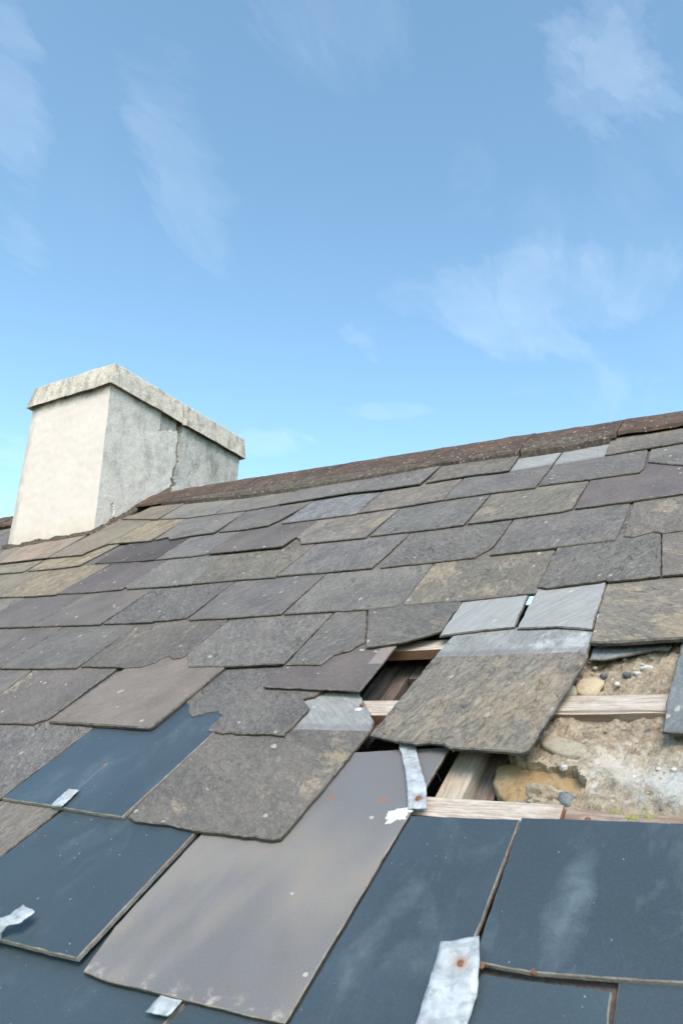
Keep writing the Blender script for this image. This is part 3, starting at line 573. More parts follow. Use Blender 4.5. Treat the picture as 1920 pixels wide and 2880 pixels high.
# look, outline (roof coordinates in tenths of a millimetre: head left, tail, head right), tail height up the slope, lift, tilt, options
SLATES = [
    ('grey', '-44213,29392 -43842,28315 -40098,27555 -42243,29334', 2.7935, 0.0260, 0.030, {}),
    ('tan', '-31328,29607 -32012,28941 -28143,27552 -28242,29881', 2.8244, 0.0260, 0.030, {}),
    ('olive', '-28424,30073 -28027,27622 -25532,26872 -23819,26748 -23832,28936', 2.6810, 0.0260, 0.030, {}),
    ('olive', '-23867,28979 -23731,26713 -21714,26472 -20073,26481 -20167,28527', 2.6476, 0.0260, 0.030, {}),
    ('grey', '-20054,28360 -19997,26408 -16243,26364 -16339,28032', 2.6386, 0.0310, 0.030, {}),
    ('grey', '-16344,28040 -16234,26366 -14777,26045 -12973,25928 -12973,28063', 2.5987, 0.0320, 0.030, {}),
    ('ochre', '-12953,28066 -12788,26025 -11228,26065 -9644,25830 -9426,25843 -9588,27751', 2.5837, 0.0300, 0.030, {}),
    ('ochre', '-6286,28043 -6136,25860 -4774,25853 -3701,25861 -2660,25860 -2577,27744', 2.5856, 0.0260, 0.030, {}),
    ('grey', '-44172,28062 -42382,26267 -37330,24550 -39718,27320', 2.5406, 0.0300, 0.030, {}),
    ('tan', '-39984,27439 -38494,24013 -36470,24238 -37357,25700', 2.4125, 0.0320, 0.030, {}),
    ('rust', '-37357,25744 -36342,24148 -34460,23990 -32088,23837 -32381,25254', 2.3913, 0.0340, 0.030, {}),
    ('tan', '-32365,25241 -32120,23878 -29382,23546 -29341,23925 -28877,24659', 2.3712, 0.0320, 0.030, {}),
    ('ochre3', '-30498,27299 -30225,25033 -29043,24774 -27031,24425 -25586,24203 -25587,24725 -25616,26900', 2.4314, 0.0280, 0.030, {}),
    ('grey', '-25659,26946 -25351,24203 -24657,24352 -24191,23930 -22931,24005 -21666,23939 -21800,26516', 2.3934, 0.0280, 0.030, {}),
    ('grey', '-21773,26518 -21442,23952 -20033,23760 -18796,23801 -18548,24405 -18161,26205', 2.3781, 0.0280, 0.030, {}),
    ('light', '-18205,26283 -18168,23836 -14621,23597 -14762,26078', 2.3717, 0.0260, 0.030, {}),
    ('ochre2', '-14708,25995 -14576,23643 -12868,23644 -11225,23737 -11302,26188', 2.3643, 0.0260, 0.030, {}),
    ('grey', '-11277,26179 -11211,23734 -9473,23688 -7912,23531 -7900,23967 -7943,27543', 2.3610, 0.0260, 0.030, {'pale': 0.235}),
    ('grey2', '-7918,27695 -7851,23711 -6210,23554 -4687,23481 -4625,24045 -4787,25971', 2.3517, 0.0260, 0.030, {'pale': 0.235}),
    ('grey', '-4717,26071 -4626,24512 -3492,23551 -2565,23146 -2662,25689', 2.3348, 0.0260, 0.030, {}),
    ('tan', '-39872,25011 -39005,23243 -35073,22796 -32472,22475 -32415,22690 -32509,24154', 2.2582, 0.0260, 0.030, {}),
    ('ochre3', '-32499,24175 -32077,22509 -30431,22344 -28369,22226 -28183,22265 -27951,24681', 2.2245, 0.0260, 0.030, {}),
    ('purple', '-28205,24923 -28306,22380 -27345,22222 -23930,21603 -23948,23895', 2.1912, 0.0200, 0.030, {'t': 0.004}),
    ('purple2', '-27270,24656 -27219,22250 -23898,21697 -23087,21649 -23143,24289', 2.1673, 0.0260, 0.030, {'t': 0.005, 'ext': 0.45}),
    ('grey2', '-23138,24302 -23028,21641 -20832,21468 -20220,21476 -20232,23905', 2.1472, 0.0260, 0.030, {}),
    ('purple', '-20219,23921 -20052,21361 -16329,21036 -16330,21938 -16307,23868', 2.1198, 0.0320, 0.052, {}),
    ('ochre2', '-16288,23874 -16415,22061 -15980,21688 -15637,21181 -12924,20955 -12924,21244 -12870,23595', 2.1068, 0.0260, 0.030, {'spot': (0.163, 0.141, 0.065)}),
    ('lichen', '-12866,23603 -12824,21057 -11263,20978 -10197,20932 -9466,20970 -9507,23632', 2.0951, 0.0260, 0.030, {}),
    ('ochre', '-9471,23637 -9370,21001 -7871,20955 -6459,20960 -6196,21104 -6220,23520', 2.0958, 0.0260, 0.030, {'spot': (-0.15, 0.102, 0.065)}),
    ('purple', '-6210,23505 -6132,21070 -4670,21062 -3271,21127 -2406,21221 -2413,23699', 2.1066, 0.0260, 0.030, {}),
    ('tan', '-38113,23378 -34934,19952 -30300,19473 -31106,22582', 1.9712, 0.0260, 0.030, {}),
    ('ochre3', '-31173,22662 -30412,19571 -27757,19207 -26418,19104 -26172,19130 -26031,21744', 1.9117, 0.0260, 0.030, {}),
    ('purple', '-25980,21711 -26142,19187 -24035,18954 -22322,18893 -22297,21487', 1.8923, 0.0260, 0.030, {}),
    ('grey', '-22269,21491 -22335,19143 -21994,18879 -19965,18684 -18656,18632 -19227,21368', 1.8658, 0.0260, 0.030, {}),
    ('ochre', '-19214,21375 -18650,18659 -16599,18571 -14978,18431 -15009,21233', 1.8501, 0.0260, 0.030, {}),
    ('grey', '-14991,21238 -14954,18512 -13072,18401 -11426,18325 -11370,19236 -11341,21104', 1.8363, 0.0260, 0.030, {}),
    ('grey', '-11331,21105 -11136,18300 -9386,18298 -8248,18314 -7905,18982 -7959,21104', 1.8299, 0.0260, 0.030, {}),
    ('grey', '-7923,21087 -7827,18371 -6011,18343 -6034,18388 -4583,18438 -4551,19329 -4634,21183', 1.8357, 0.0260, 0.030, {}),
    ('ochre2', '-4569,21276 -4430,18615 -4186,18504 -3948,18607 -3734,18704 -3516,18541 -3037,18563 -2148,18616 -2175,21470', 1.8522, 0.0260, 0.030, {}),
    ('ochre', '-32020,19604 -30772,16620 -28466,16660 -28409,19370', 1.6640, 0.0260, 0.030, {}),
    ('purple', '-28393,19382 -28438,16662 -26374,16483 -24368,16322 -24291,18821', 1.6402, 0.0260, 0.030, {}),
    ('purple', '-24281,18836 -24326,16333 -22419,16202 -20562,16054 -20567,18794', 1.6128, 0.0260, 0.030, {}),
    ('grey', '-20546,18803 -20447,16089 -18032,15899 -19106,16008 -17548,15956 -16722,16013 -16789,18709', 1.5927, 0.0260, 0.030, {}),
    ('grey', '-16777,18734 -16539,15869 -15078,15781 -14792,15777 -13044,15757 -13083,18479', 1.5767, 0.0260, 0.030, {}),
    ('grey', '-13058,18481 -12943,15743 -12092,15726 -11193,15681 -10216,15619 -9413,15685 -9326,15810 -9490,18483', 1.5650, 0.0260, 0.030, {}),
    ('ochre2', '-9437,18418 -9301,15793 -9219,15708 -7702,15703 -5962,15822 -5918,15876 -6072,18520', 1.5706, 0.0260, 0.030, {'spot': (-0.156, 0.201, 0.065)}),
    ('grey', '-6041,18472 -5928,16098 -5692,15971 -4529,16110 -4421,16163 -4344,16061 -3829,16067 -3255,16125 -3540,18513', 1.6016, 0.0290, 0.030, {'spot': (-0.133, 0.086, 0.065)}),
    ('ochre2', '-3524,18501 -3243,16122 -1917,16086 -1925,18538', 1.6104, 0.0290, 0.030, {}),
    ('purple', '-27553,16659 -25699,13539 -22516,13488 -22624,16243', 1.3514, 0.0260, 0.030, {}),
    ('grey', '-22608,16272 -22480,13486 -20765,13375 -18770,13308 -18749,13430 -18809,15959', 1.3342, 0.0260, 0.030, {}),
    ('ochrep', '-18783,15964 -18636,13381 -17053,13260 -16637,13182 -16015,13224 -15731,13415 -15717,13608 -15536,13768 -15208,13573 -14966,13595 -14884,13744 -14989,15861', 1.3203, 0.0260, 0.030, {'rag': 1.5, 'spot': (-0.181, 0.207, 0.065)}),
    ('grey', '-14969,15884 -14865,13757 -14297,13118 -12908,13074 -11251,13100 -11347,15771', 1.3087, 0.0260, 0.030, {}),
    ('grey', '-11271,15707 -11152,12994 -10138,12959 -10074,13178 -10026,13388 -9712,13532 -9473,13958 -10307,15733', 1.2976, 0.0290, 0.030, {'rag': 1.5}),
    ('grey', '-10250,15684 -9278,13615 -8848,13692 -8479,13772 -8126,13961 -7659,14231 -7692,15672', 1.3653, 0.0290, 0.030, {'rag': 1.2, 'spot': (0.05, 0.097, 0.065)}),
    ('pale', '-7701,15728 -7643,14036 -6982,14140 -6341,14207 -5957,14249 -6085,15820', 1.4088, 0.0250, 0.030, {'paleall': 1}),
    ('pale', '-5960,16017 -5902,14168 -5509,14146 -4934,14113 -4279,13944 -4383,16005', 1.4028, 0.0260, 0.030, {'paleall': 1}),
    ('ochre2', '-4421,16278 -4206,13348 -4070,13299 -3609,13276 -2547,13319 -1705,13397 -1839,16197', 1.3288, 0.0340, 0.055, {'t': 0.01, 'spot': (0.046, 0.053, 0.065)}),
    ('grey', '-24387,13434 -23517,10605 -20373,10608 -20911,13481', 1.0606, 0.0260, 0.030, {}),
    ('ochrep', '-20860,13479 -20302,10582 -18779,10619 -17463,10621 -17358,10744 -17145,10824 -17090,13341', 1.0600, 0.0260, 0.030, {'spot': (-0.223, 0.213, 0.065)}),
    ('brown', '-16699,13194 -16908,10675 -15186,10578 -13285,10468 -13226,10526 -13055,13063', 1.0497, 0.0300, 0.030, {'t': 0.009}),
    ('grey', '-13191,13226 -13237,11683 -12950,11447 -12775,11220 -12512,11024 -12293,11123 -12244,11222 -11922,11269 -11688,11098 -11637,10508 -10615,10446 -9572,10410 -9545,11272 -9581,11434 -9936,11761 -9720,11854 -9594,12065', 1.0428, 0.0220, 0.030, {'rag': 2}),
    ('purple', '-11238,13071 -11235,12125 -10104,12015 -8557,11862 -8580,13816', 1.1938, 0.0260, 0.030, {'t': 0.004, 'ext': 0.36, 'patch': (0.099, 0.103, 1.0)}),
    ('big', '-7359,14099 -7426,13147 -7591,10355 -6882,10169 -6552,10125 -6324,10176 -6066,10144 -5980,10093 -5893,10039 -4937,9989 -4649,9952 -4518,10035 -4291,11882 -4191,12932 -4243,13528', 0.9971, 0.0320, 0.030, {'t': 0.0065, 'pale': 0.318, 'ext': 0.44, 'limed': 1.0, 'spot': (0.076, 0.155, 0.065)}),
    ('blue2', '-2627,13587 -2660,11559 -2634,10671 -2316,10626 -1780,10566 -1953,13608', 1.0596, 0.0260, 0.030, {}),
    ('grey', '-18003,10670 -18118,8048 -15386,8000 -15247,10646', 0.8024, 0.0260, 0.030, {}),
    ('blue', '-15211,10643 -15345,8011 -13653,7944 -12472,7862 -11571,7827 -11457,10447', 0.7845, 0.0260, 0.030, {'t': 0.007, 'rustspot': (-0.02, 0.144, 1.0)}),
    ('ochrec', '-11527,10505 -11498,9406 -11469,7863 -11223,7770 -10568,7758 -9670,7695 -8077,7674 -7940,7725 -7902,8200 -7866,8762 -7804,10540 -7796,10805 -7877,11052 -8406,11681 -8839,12198', 0.7685, 0.0270, 0.045, {'t': 0.0065, 'pale': 0.3, 'spot': (0.11, 0.219, 0.065)}),
    ('mauve', '-9624,7739 -9701,5705 -9562,4929 -9082,4888 -8044,4906 -6940,4911 -6691,4909 -6094,4932 -6069,8602 -6069,9291 -6054,10368', 0.4897, 0.0250, 0.030, {'t': 0.0055, 'ext': 0.5}),
    ('ochre', '-17063,8044 -15194,5540 -13674,5583 -13499,7932', 0.5562, 0.0260, 0.040, {}),
    ('blue', '-13365,7935 -13674,5029 -11495,5036 -10468,5034 -9747,5037 -9749,7747', 0.5031, 0.0340, 0.055, {'t': 0.008}),
    ('blue', '-6034,8569 -6037,4691 -4256,5130 -4328,8669', 0.4910, 0.0260, 0.030, {'ext': 0, 'dust': 0.3}),
    ('blue', '-4311,8674 -4184,6162 -4054,6168 -3502,6163 -3169,6199 -2448,6289 -1929,6360 -1483,6413 -1598,8805 -2163,8791', 0.6163, 0.0260, 0.030, {'ext': 0, 'dust': 0.5, 'haze': (-0.041, 0.105, 1.0)}),
    ('blue', '-13955,5006 -11191,3083 -7894,4124 -7430,5964', 0.3602, 0.0200, 0.030, {}),
    ('blue', '-7365,5955 -7822,4124 -6027,4490 -5864,5795', 0.4307, 0.0200, 0.030, {'ext': 0.42}),
    ('blue', '-4052,6059 -4073,5001 -2553,5386 -2609,6135 -3279,6094', 0.5193, 0.0260, 0.030, {'ext': 0}),
    ('blue', '-2590,6336 -2527,5417 -1216,5605 -1235,6539', 0.5511, 0.0220, 0.030, {'ext': 0.28}),
    ('light2', '-4241,13530 -4250,13112 -3943,13101 -3440,13276 -3083,13405 -2852,13338 -2802,13438 -2764,13766 -3437,13705 -3837,13629', 1.3106, 0.0070, 0.000, {'ext': 0, 't': 0.004}),
]
for row in SLATES:
    build_slate(*row)

# courses carried on past what the picture frames, to both verges and the eaves
def filler():
    gauge = 0.262; wd = 0.36
    left = {2.65: -4.45, 2.40: -4.3, 2.20: -4.3, 1.93: -4.2, 1.64: -3.2, 1.345: -2.75, 1.06: -2.45, 0.80: -1.80, 0.545: -1.70, 0.30: -1.38}
    right = {2.60: -0.26, 2.345: -0.25, 2.10: -0.24, 1.85: -0.22, 1.60: -0.19, 1.34: -0.17, 1.06: -0.18, 0.81: -0.145, 0.56: -0.125}
    def row(vt, u0, u1):
        k = 0; u = u0
        while u < u1 - 0.02:
            w_ = min(wd + random.uniform(-0.03, 0.02), u1 - u)
            a = u; b = u + w_ - 0.003
            q = [Vector((a, vt + 0.2)), Vector((a, vt)), Vector((b, vt + random.uniform(-0.004, 0.004))), Vector((b, vt + 0.2))]
            build_slate(random.choice(['grey', 'grey', 'ochre', 'purple', 'grey2', 'ochrep']), q, vt, 0.026, 0.03, {})
            u += w_
    for i, (vt, u1) in enumerate(left.items()):
        row(vt, max(-5.6, u1 - 1.1 - 0.18 * (i % 2)), u1)
    for i, (vt, u0) in enumerate(right.items()):
        row(vt, u0 + 0.003, u0 + 1.09 + 0.18 * (i % 2))
    row(0.04, -1.5, 0.95); row(-0.22, -1.35, 1.1)
filler()

# ------------------------------------------------------------------ battens and rafters
def plank(name, a, b, width_dir, wd, th_dir, th, mats, parent, seg=14, rag=0.0012, seed=0, flare=None, label=None):
    """sawn timber from a to b; its upper face on the a-b line and width_dir; uv along the grain"""
    d = (b - a); L = d.length; vs = []; uvs = []; fs = []; mi = []
    nx = 5
    ring = [(-0.5, 0), (-0.2, 0), (0.2, 0), (0.5, 0), (0.5, -1), (-0.5, -1)]
    for i in range(seg + 1):
        s = i / seg; c = a + d * s
        for k, (x, z) in enumerate(ring):
            wob = noise.noise(Vector((s * L * 9, k * 2.3, seed))) * rag * 2
            wob2 = noise.noise(Vector((s * L * 14, k * 5.1 + 7, seed))) * rag
            vs.append(c + width_dir * (x * wd + wob) + th_dir * (z * th + wob2))
            uvs.append((s * L + seed, (x * wd) + (z * th if k > 3 else 0) + (0.2 if k > 3 else 0) + seed))
    m = len(ring)
    for i in range(seg):
        for k in range(m):
            k2 = (k + 1) % m
            fs.append((i * m + k, (i + 1) * m + k, (i + 1) * m + k2, i * m + k2)); mi.append(0 if k < 3 else 1)
    fs.append(tuple(range(m - 1, -1, -1))); mi.append(1)
    fs.append(tuple(seg * m + k for k in range(m))); mi.append(1)
    me = mesh_from(name, vs, fs, mats, mi, uvs)
    bm = bmesh.new(); bm.from_mesh(me); bmesh.ops.recalc_face_normals(bm, faces=bm.faces); bm.to_mesh(me); bm.free()
    o = link(name, me, parent)
    if label: o['label'] = label
    return o
BH = 0.0
for k in range(-4, 9):
    v = 0.897 + 0.262 * k
    if k == 0:
        plank('batten', P(-2.6, v, BH), P(-0.385, v, BH), VV, 0.044, VN, 0.022, [NEWWOOD, REDWOOD], ROOF, 60, 0.0012, 3.3, label='pale sawn batten laid bare where slates are missing')
        plank('batten', P(-0.380, v - 0.002, BH - 0.004), P(0.95, v, BH - 0.004), VV, 0.040, VN, 0.018, [ROTWOOD, ROTWOOD], ROOF, 60, 0.004, 8.1, label='rotten brown batten end above the blue slates')
    elif k == 1:
        plank('batten', P(-2.9, 1.166, BH), P(-0.70, 1.166, BH), VV, 0.050, VN, 0.022, [NEWWOOD, REDWOOD], ROOF, 30, 0.001, 1.3)
        plank('batten', P(-0.56, 1.172, 0.002), P(0.9, 1.176, 0.002), VV, 0.056, VN, 0.022, [NEWWOOD, ROTWOOD], ROOF, 60, 0.003, 5.7, label='split pale batten bedded on the stone wall')
    elif k == 2:
        plank('batten', P(-3.0, 1.400, BH), P(0.9, 1.418, BH), VV, 0.042, VN, 0.024, [NEWWOOD, REDWOOD], ROOF, 40, 0.001, 2.2)
    else:
        plank('batten', P(-5.5, v, BH), P(0.9, v, BH), VV, 0.042, VN, 0.022, [NEWWOOD, REDWOOD], ROOF, 40, 0.001, k)
# strip split off the batten on the wall
plank('batten_splinter', P(-0.50, 1.153, 0.006), P(-0.15, 1.158, 0.006), VV, 0.012, VN, 0.006, [NEWWOOD, NEWWOOD], ROOF, 40, 0.0016, 4.4)
# rafters: tops just below the battens
plank('rafter', P(-0.588, 0.0, -0.026), P(-0.588, 2.9, -0.026), VU, 0.047, VN, 0.10, [RAFTWOOD, RAFTWOOD], ROOF, 30, 0.001, 6.6, label='pale rafter seen through the lower hole')
for u in (-1.06, -1.46, -1.86, -2.26, -2.66, -3.06, -3.46, -3.86, -4.26, -4.66, -5.06, 0.25, 0.65):
    plank('rafter', P(u, -0.3, -0.026), P(u, 2.9, -0.026), VU, 0.05, VN, 0.10, [OLDWOOD, OLDWOOD], ROOF, 10, 0.001, u)
# old boards lying inside under the upper hole
plank('roof_board', P(-0.922, 1.285, -0.062), P(-0.928, 2.0, -0.062), VU, 0.034, VN, 0.02, [OLDWOOD, OLDWOOD], ROOF, 20, 0.002, 9.1, label='old brown board under the upper hole')
plank('roof_board', P(-0.882, 1.16, -0.072), P(-0.882, 2.0, -0.072), VU, 0.032, VN, 0.022, [OLDWOOD, OLDWOOD], ROOF, 20, 0.002, 12.1)
plank('roof_board', P(-0.842, 1.385, -0.070), P(-0.840, 2.0, -0.070), VU, 0.036, VN, 0.02, [OLDWOOD, OLDWOOD], ROOF, 20, 0.002, 15.1)
# old dark wet rafter beside the pale one
plank('rafter', P(-0.545, 0.93, -0.05), P(-0.545, 2.2, -0.05), VU, 0.035, VN, 0.10, [OLDWOOD, OLDWOOD], ROOF, 20, 0.002, 2.9, label='dark wet old rafter beside the pale rafter')

# ------------------------------------------------------------------ ridge tiles and their bedding
VB = Vector((0, math.cos(SLOPE), -math.sin(SLOPE))); NB = Vector((0, math.sin(SLOPE), math.cos(SLOPE)))
def ridge_tile(u0, u1, wing, lift, yaw, low=0.0):
    n = max(6, int((u1 - u0) / 0.03)); vs = []; fs = []
    prof = []
    th = 0.014; r = 0.035
    def section(u):
        rv = ridge_v(u) + 0.004
        R0 = P(u, rv, 0.0)
        out = []
        for side in (0, 1):
            seq = [(wing, 0.0), (wing * 0.66, 0.0), (wing * 0.33, 0.0), (r, 0.0)] if side == 0 else [(r, 0.0), (wing * 0.5, 0.0), (wing, 0.0)]
            for d, z in seq:
                if side == 0: out.append(R0 - VV * d + VN * (0.044 + lift))
                else: out.append(R0 + VB * d + NB * (0.044 + lift))
            if side == 0:
                out.append(R0 + Vector((0, 0, 0.041 + lift)) + Vector((0, -0.014, -0.004)))
                out.append(R0 + Vector((0, 0, 0.044 + lift)))
                out.append(R0 + Vector((0, 0, 0.041 + lift)) + Vector((0, 0.014, -0.004)))
        inner = []
        for p in out:
            inner.append(p + Vector((0, 0, -th)))
        return out + inner[::-1]
    for i in range(n + 1):
        u = u0 + (u1 - u0) * i / n
        s = section(u)
        for k, p in enumerate(s):
            q = Vector(p)
            amp = 0.0035
            nz = noise.noise_vector(Vector((q.x * 13, q.y * 13, q.z * 13 + yaw))) * amp * 0.8 + noise.noise_vector(q * 60) * 0.0026
            if k in (0, len(s) - 1): nz += -VV * (noise.noise(Vector((u * 9, yaw, 3))) * 0.010 + noise.noise(Vector((u * 35, yaw, 9))) * 0.004)
            vs.append(q + nz)
    m = len(section(u0))
    for i in range(n):
        for k in range(m):
            k2 = (k + 1) % m
            fs.append((i * m + k, i * m + k2, (i + 1) * m + k2, (i + 1) * m + k))
    fs.append(tuple(range(m))); fs.append(tuple(n * m + k for k in range(m - 1, -1, -1)))
    me = mesh_from('ridge_tile', vs, fs, [CLAY])
    bm = bmesh.new(); bm.from_mesh(me); bmesh.ops.recalc_face_normals(bm, faces=bm.faces); bm.to_mesh(me); bm.free()
    return link('ridge_tile', me, ROOF)
joints = [-5.5, -5.1, -4.7, -4.3, -3.9, -3.5, -3.02, -2.43, -1.895, -1.385, -0.955, -0.60, -0.22, 0.2, 0.6, 0.95]
for i in range(len(joints) - 1):
    wing = 0.165 if joints[i] > -0.7 else 0.185
    ridge_tile(joints[i], joints[i + 1] - 0.004, wing, random.uniform(-0.003, 0.003), i * 3.7)
def bedding(u0, u1, lowv, nm='mortar_bedding'):
    """rough mortar fillet under the front wing of the ridge tiles"""
    n = int((u1 - u0) / 0.012); rows = 9; vs = []; fs = []
    for i in range(n + 1):
        u = u0 + (u1 - u0) * i / n
        lo = lowv(u) + noise.noise(Vector((u * 11, 2, 0))) * 0.006 + noise.noise(Vector((u * 60, 5, 0))) * 0.003
        hi = ridge_v(u) - 0.13
        for k in range(rows + 1):
            s = k / rows
            v = lo + (hi - lo) * s
            h = 0.020 + 0.022 * min(1, s * 5.0) ** 0.6 + 0.002 * s + noise.noise(Vector((u * 40, v * 40, 0))) * 0.003 + noise.noise(Vector((u * 120, v * 120, 3))) * 0.0016
            if k == 0: h = 0.006
            vs.append(P(u, v, h))
    for i in range(n):
        for k in range(rows):
            a = i * (rows + 1) + k; fs.append((a, a + rows + 1, a + rows + 2, a + 1))
    return link(nm, mesh_from(nm, vs, fs, [BED]), ROOF)
def lerpv(tab):
    def f(u):
        for (a, va), (b, vb) in zip(tab, tab[1:]):
            if a <= u <= b: return va + (vb - va) * (u - a) / (b - a)
        return tab[0][1] if u < tab[0][0] else tab[-1][1]
    return f
bedding(-3.03, -0.955, lerpv([(-3.04, 3.033), (-2.6, 2.925), (-2.355, 2.865), (-1.984, 2.822), (-1.619, 2.798), (-1.296, 2.807), (-1.177, 2.789), (-0.954, 2.752)]))
bedding(-0.950, -0.605, lerpv([(-0.954, 2.756), (-0.77, 2.738), (-0.627, 2.748), (-0.60, 2.775)]))
bedding(-5.5, -3.9, lerpv([(-5.5, 3.33), (-3.9, 3.14)]))

# rear slope: slates in courses, two of them missing where daylight shows through
def rear():
    ang = P(-2, ridge_v(-2), 0)
    vs = []; fs = []
    holes = []
    # daylight hole: where the line of sight through the open joint meets the rear slope
    for r in range(13):
        d0 = 0.02 + r * 0.26
        for i in range(18):
            u0 = -5.6 + i * 0.36 + (r % 2) * 0.18; u1 = u0 + 0.355
            um = (u0 + u1) / 2
            R0a = P(u0, ridge_v(u0), 0); R0b = P(u1, ridge_v(u1), 0)
            if REAR_HOLE[0] <= um <= REAR_HOLE[1] and REAR_HOLE[2] <= d0 <= REAR_HOLE[3]: continue
            b = len(vs)
            for R0, d, h in ((R0a, d0, 0.004), (R0b, d0, 0.004), (R0b, d0 + 0.34, 0.02), (R0a, d0 + 0.34, 0.02)):
                vs.append(R0 + VB * d + NB * (h)); vs.append(R0 + VB * d + NB * (h - 0.006))
            for q in ((0, 2, 4, 6), (7, 5, 3, 1), (0, 1, 3, 2), (2, 3, 5, 4), (4, 5, 7, 6), (6, 7, 1, 0)):
                fs.append(tuple(b + x for x in q))
    me = mesh_from('rear_slates', vs, fs, [EDGE])
    o = link('rear_slates', me, ROOF); o['kind'] = 'stuff'
REAR_HOLE = (-1.15, -0.55, 0.2, 0.9)
rear()
# masonry that closes the attic
def box(bm, p0, p1):
    x0, y0, z0 = p0; x1, y1, z1 = p1
    v = [bm.verts.new(c) for c in ((x0, y0, z0), (x1, y0, z0), (x1, y1, z0), (x0, y1, z0), (x0, y0, z1), (x1, y0, z1), (x1, y1, z1), (x0, y1, z1))]
    for f in ((0, 3, 2, 1), (4, 5, 6, 7), (0, 1, 5, 4), (1, 2, 6, 5), (2, 3, 7, 6), (3, 0, 4, 7)): bm.faces.new([v[i] for i in f])
def gable(x0, x1):
    yr = P(0, ridge_v((x0 + x1) / 2), 0).y; zr = P(0, ridge_v((x0 + x1) / 2), 0).z - 0.06
    ze = P(0, -0.28, 0).z - 0.08; ya = P(0, -0.28, 0).y; yb = 2 * yr - ya
    bm = bmesh.new()
    pr = [(ya, -0.5), (yb, -0.5), (yb, ze), (yr, zr), (ya, ze)]
    a = [bm.verts.new((x0, y, z)) for y, z in pr]; b = [bm.verts.new((x1, y, z)) for y, z in pr]
    bm.faces.new(a[::-1]); bm.faces.new(b)
    for i in range(5): bm.faces.new((a[i], a[(i + 1) % 5], b[(i + 1) % 5], b[i]))
    me = bpy.data.meshes.new('gable_wall'); bm.to_mesh(me); bm.free(); me.materials.append(DARKWALL)
    link('gable_wall', me, ROOF)
gable(-5.5, -5.2); gable(0.75, 1.0)
bm = bmesh.new()
ye = P(0, -0.28, 0).y
yr_ = P(0, ridge_v(-2), 0).y
box(bm, (-5.2, ye, -0.5), (0.75, ye + 0.3, P(0, -0.28, 0).z - 0.03)); box(bm, (-5.2, 2 * yr_ - ye - 0.3, -0.5), (0.75, 2 * yr_ - ye, P(0, -0.28, 0).z - 0.03))
me = bpy.data.meshes.new('house_wall'); bm.to_mesh(me); bm.free(); me.materials.append(DARKWALL); link('house_wall', me, ROOF)
bm = bmesh.new(); box(bm, (-5.2, ye + 0.3, 2.9), (0.75, 2 * yr_ - ye - 0.3, 2.95))
me = bpy.data.meshes.new('attic_floor'); bm.to_mesh(me); bm.free(); me.materials.append(DARKWALL); link('attic_floor', me, ROOF)

# ------------------------------------------------------------------ party wall under the missing slates
WALL = thing('rubble_wall', 'sandy mortared rubble wall laid bare between the ochre stained slate and the grey slate at right', 'wall', P(-0.3, 1.1, -0.3))
def inpoly(x, y, poly):
    c = False; n = len(poly)
    for i in range(n):
        x0, y0 = poly[i]; x1, y1 = poly[i - 1]
        if (y0 > y) != (y1 > y) and x < (x1 - x0) * (y - y0) / (y1 - y0) + x0: c = not c
    return c
WPOLY = [(-0.515, 1.056), (-0.497, 1.040), (-0.488, 1.028), (-0.470, 1.026), (-0.423, 1.020), (-0.39, 1.008), (-0.368, 0.992), (-0.364, 0.975), (-0.374, 0.948), (-0.40, 0.935), (-0.47, 0.925), (-0.52, 0.915), (-0.52, 0.3), (0.2, 0.3), (0.2, 1.8), (-0.515, 1.8)]
def wall_top():
    du = 0.004; u0, u1, v0, v1 = -0.53, 0.2, 0.72, 1.5
    nu = int((u1 - u0) / du); nv = int((v1 - v0) / du)
    idx = {}; vs = []; fs = []; low = {}
    def height(u, v):
        x = Vector((u, v, 0))
        h = -0.009 + noise.noise(x * 9) * 0.014 + noise.noise(x * 26) * 0.010 + noise.noise(x * 60) * 0.006 + noise.noise(x * 150) * 0.004
        if v < 0.93: h -= (0.93 - v) * 0.6
        # hollow by the lower right, below the grey slate
        h -= 0.018 * math.exp(-(((u + 0.215) / 0.06) ** 2 + ((v - 0.93) / 0.022) ** 2))
        h -= 0.030 * math.exp(-(((u + 0.232) / 0.010) ** 2 + ((v - 0.918) / 0.008) ** 2))
        h += 0.010 * math.exp(-(((u + 0.33) / 0.03) ** 2 + ((v - 1.0) / 0.03) ** 2))
        return min(h, 0.004)
    def vid(i, j):
        if (i, j) not in idx:
            u = u0 + i * du; v = v0 + j * du
            k = Vector((u, v, 0)) * 60
            uu = u + noise.noise(k) * 0.004; vv = v + noise.noise(k + Vector((9, 9, 0))) * 0.004
            idx[(i, j)] = len(vs); vs.append(P(uu, vv, height(u, v)))
        return idx[(i, j)]
    cells = {(i, j) for i in range(nu) for j in range(nv) if inpoly(u0 + (i + .5) * du, v0 + (j + .5) * du, WPOLY)}
    for (i, j) in cells: fs.append((vid(i, j), vid(i + 1, j), vid(i + 1, j + 1), vid(i, j + 1)))
    def lo(i, j):
        if (i, j) not in low:
            p = vs[idx[(i, j)]]; low[(i, j)] = len(vs); vs.append(p + VN * -0.05 + Vector((0, 0.0, 0))); 
        return low[(i, j)]
    deep = {}
    def dp(i, j):
        if (i, j) not in deep:
            deep[(i, j)] = len(vs); vs.append(vs[lo(i, j)] + VN * -0.30)
        return deep[(i, j)]
    for (i, j) in cells:
        for (di, dj, a, b) in ((-1, 0, (0, 1), (0, 0)), (1, 0, (1, 0), (1, 1)), (0, -1, (0, 0), (1, 0)), (0, 1, (1, 1), (0, 1))):
            if (i + di, j + dj) not in cells:
                A = (i + a[0], j + a[1]); B = (i + b[0], j + b[1])
                fs.append((vid(*B), vid(*A), lo(*A), lo(*B))); fs.append((lo(*B), lo(*A), dp(*A), dp(*B)))
    o = link('mortar', mesh_from('mortar', vs, fs, [MORTAR]), WALL)
wall_top()
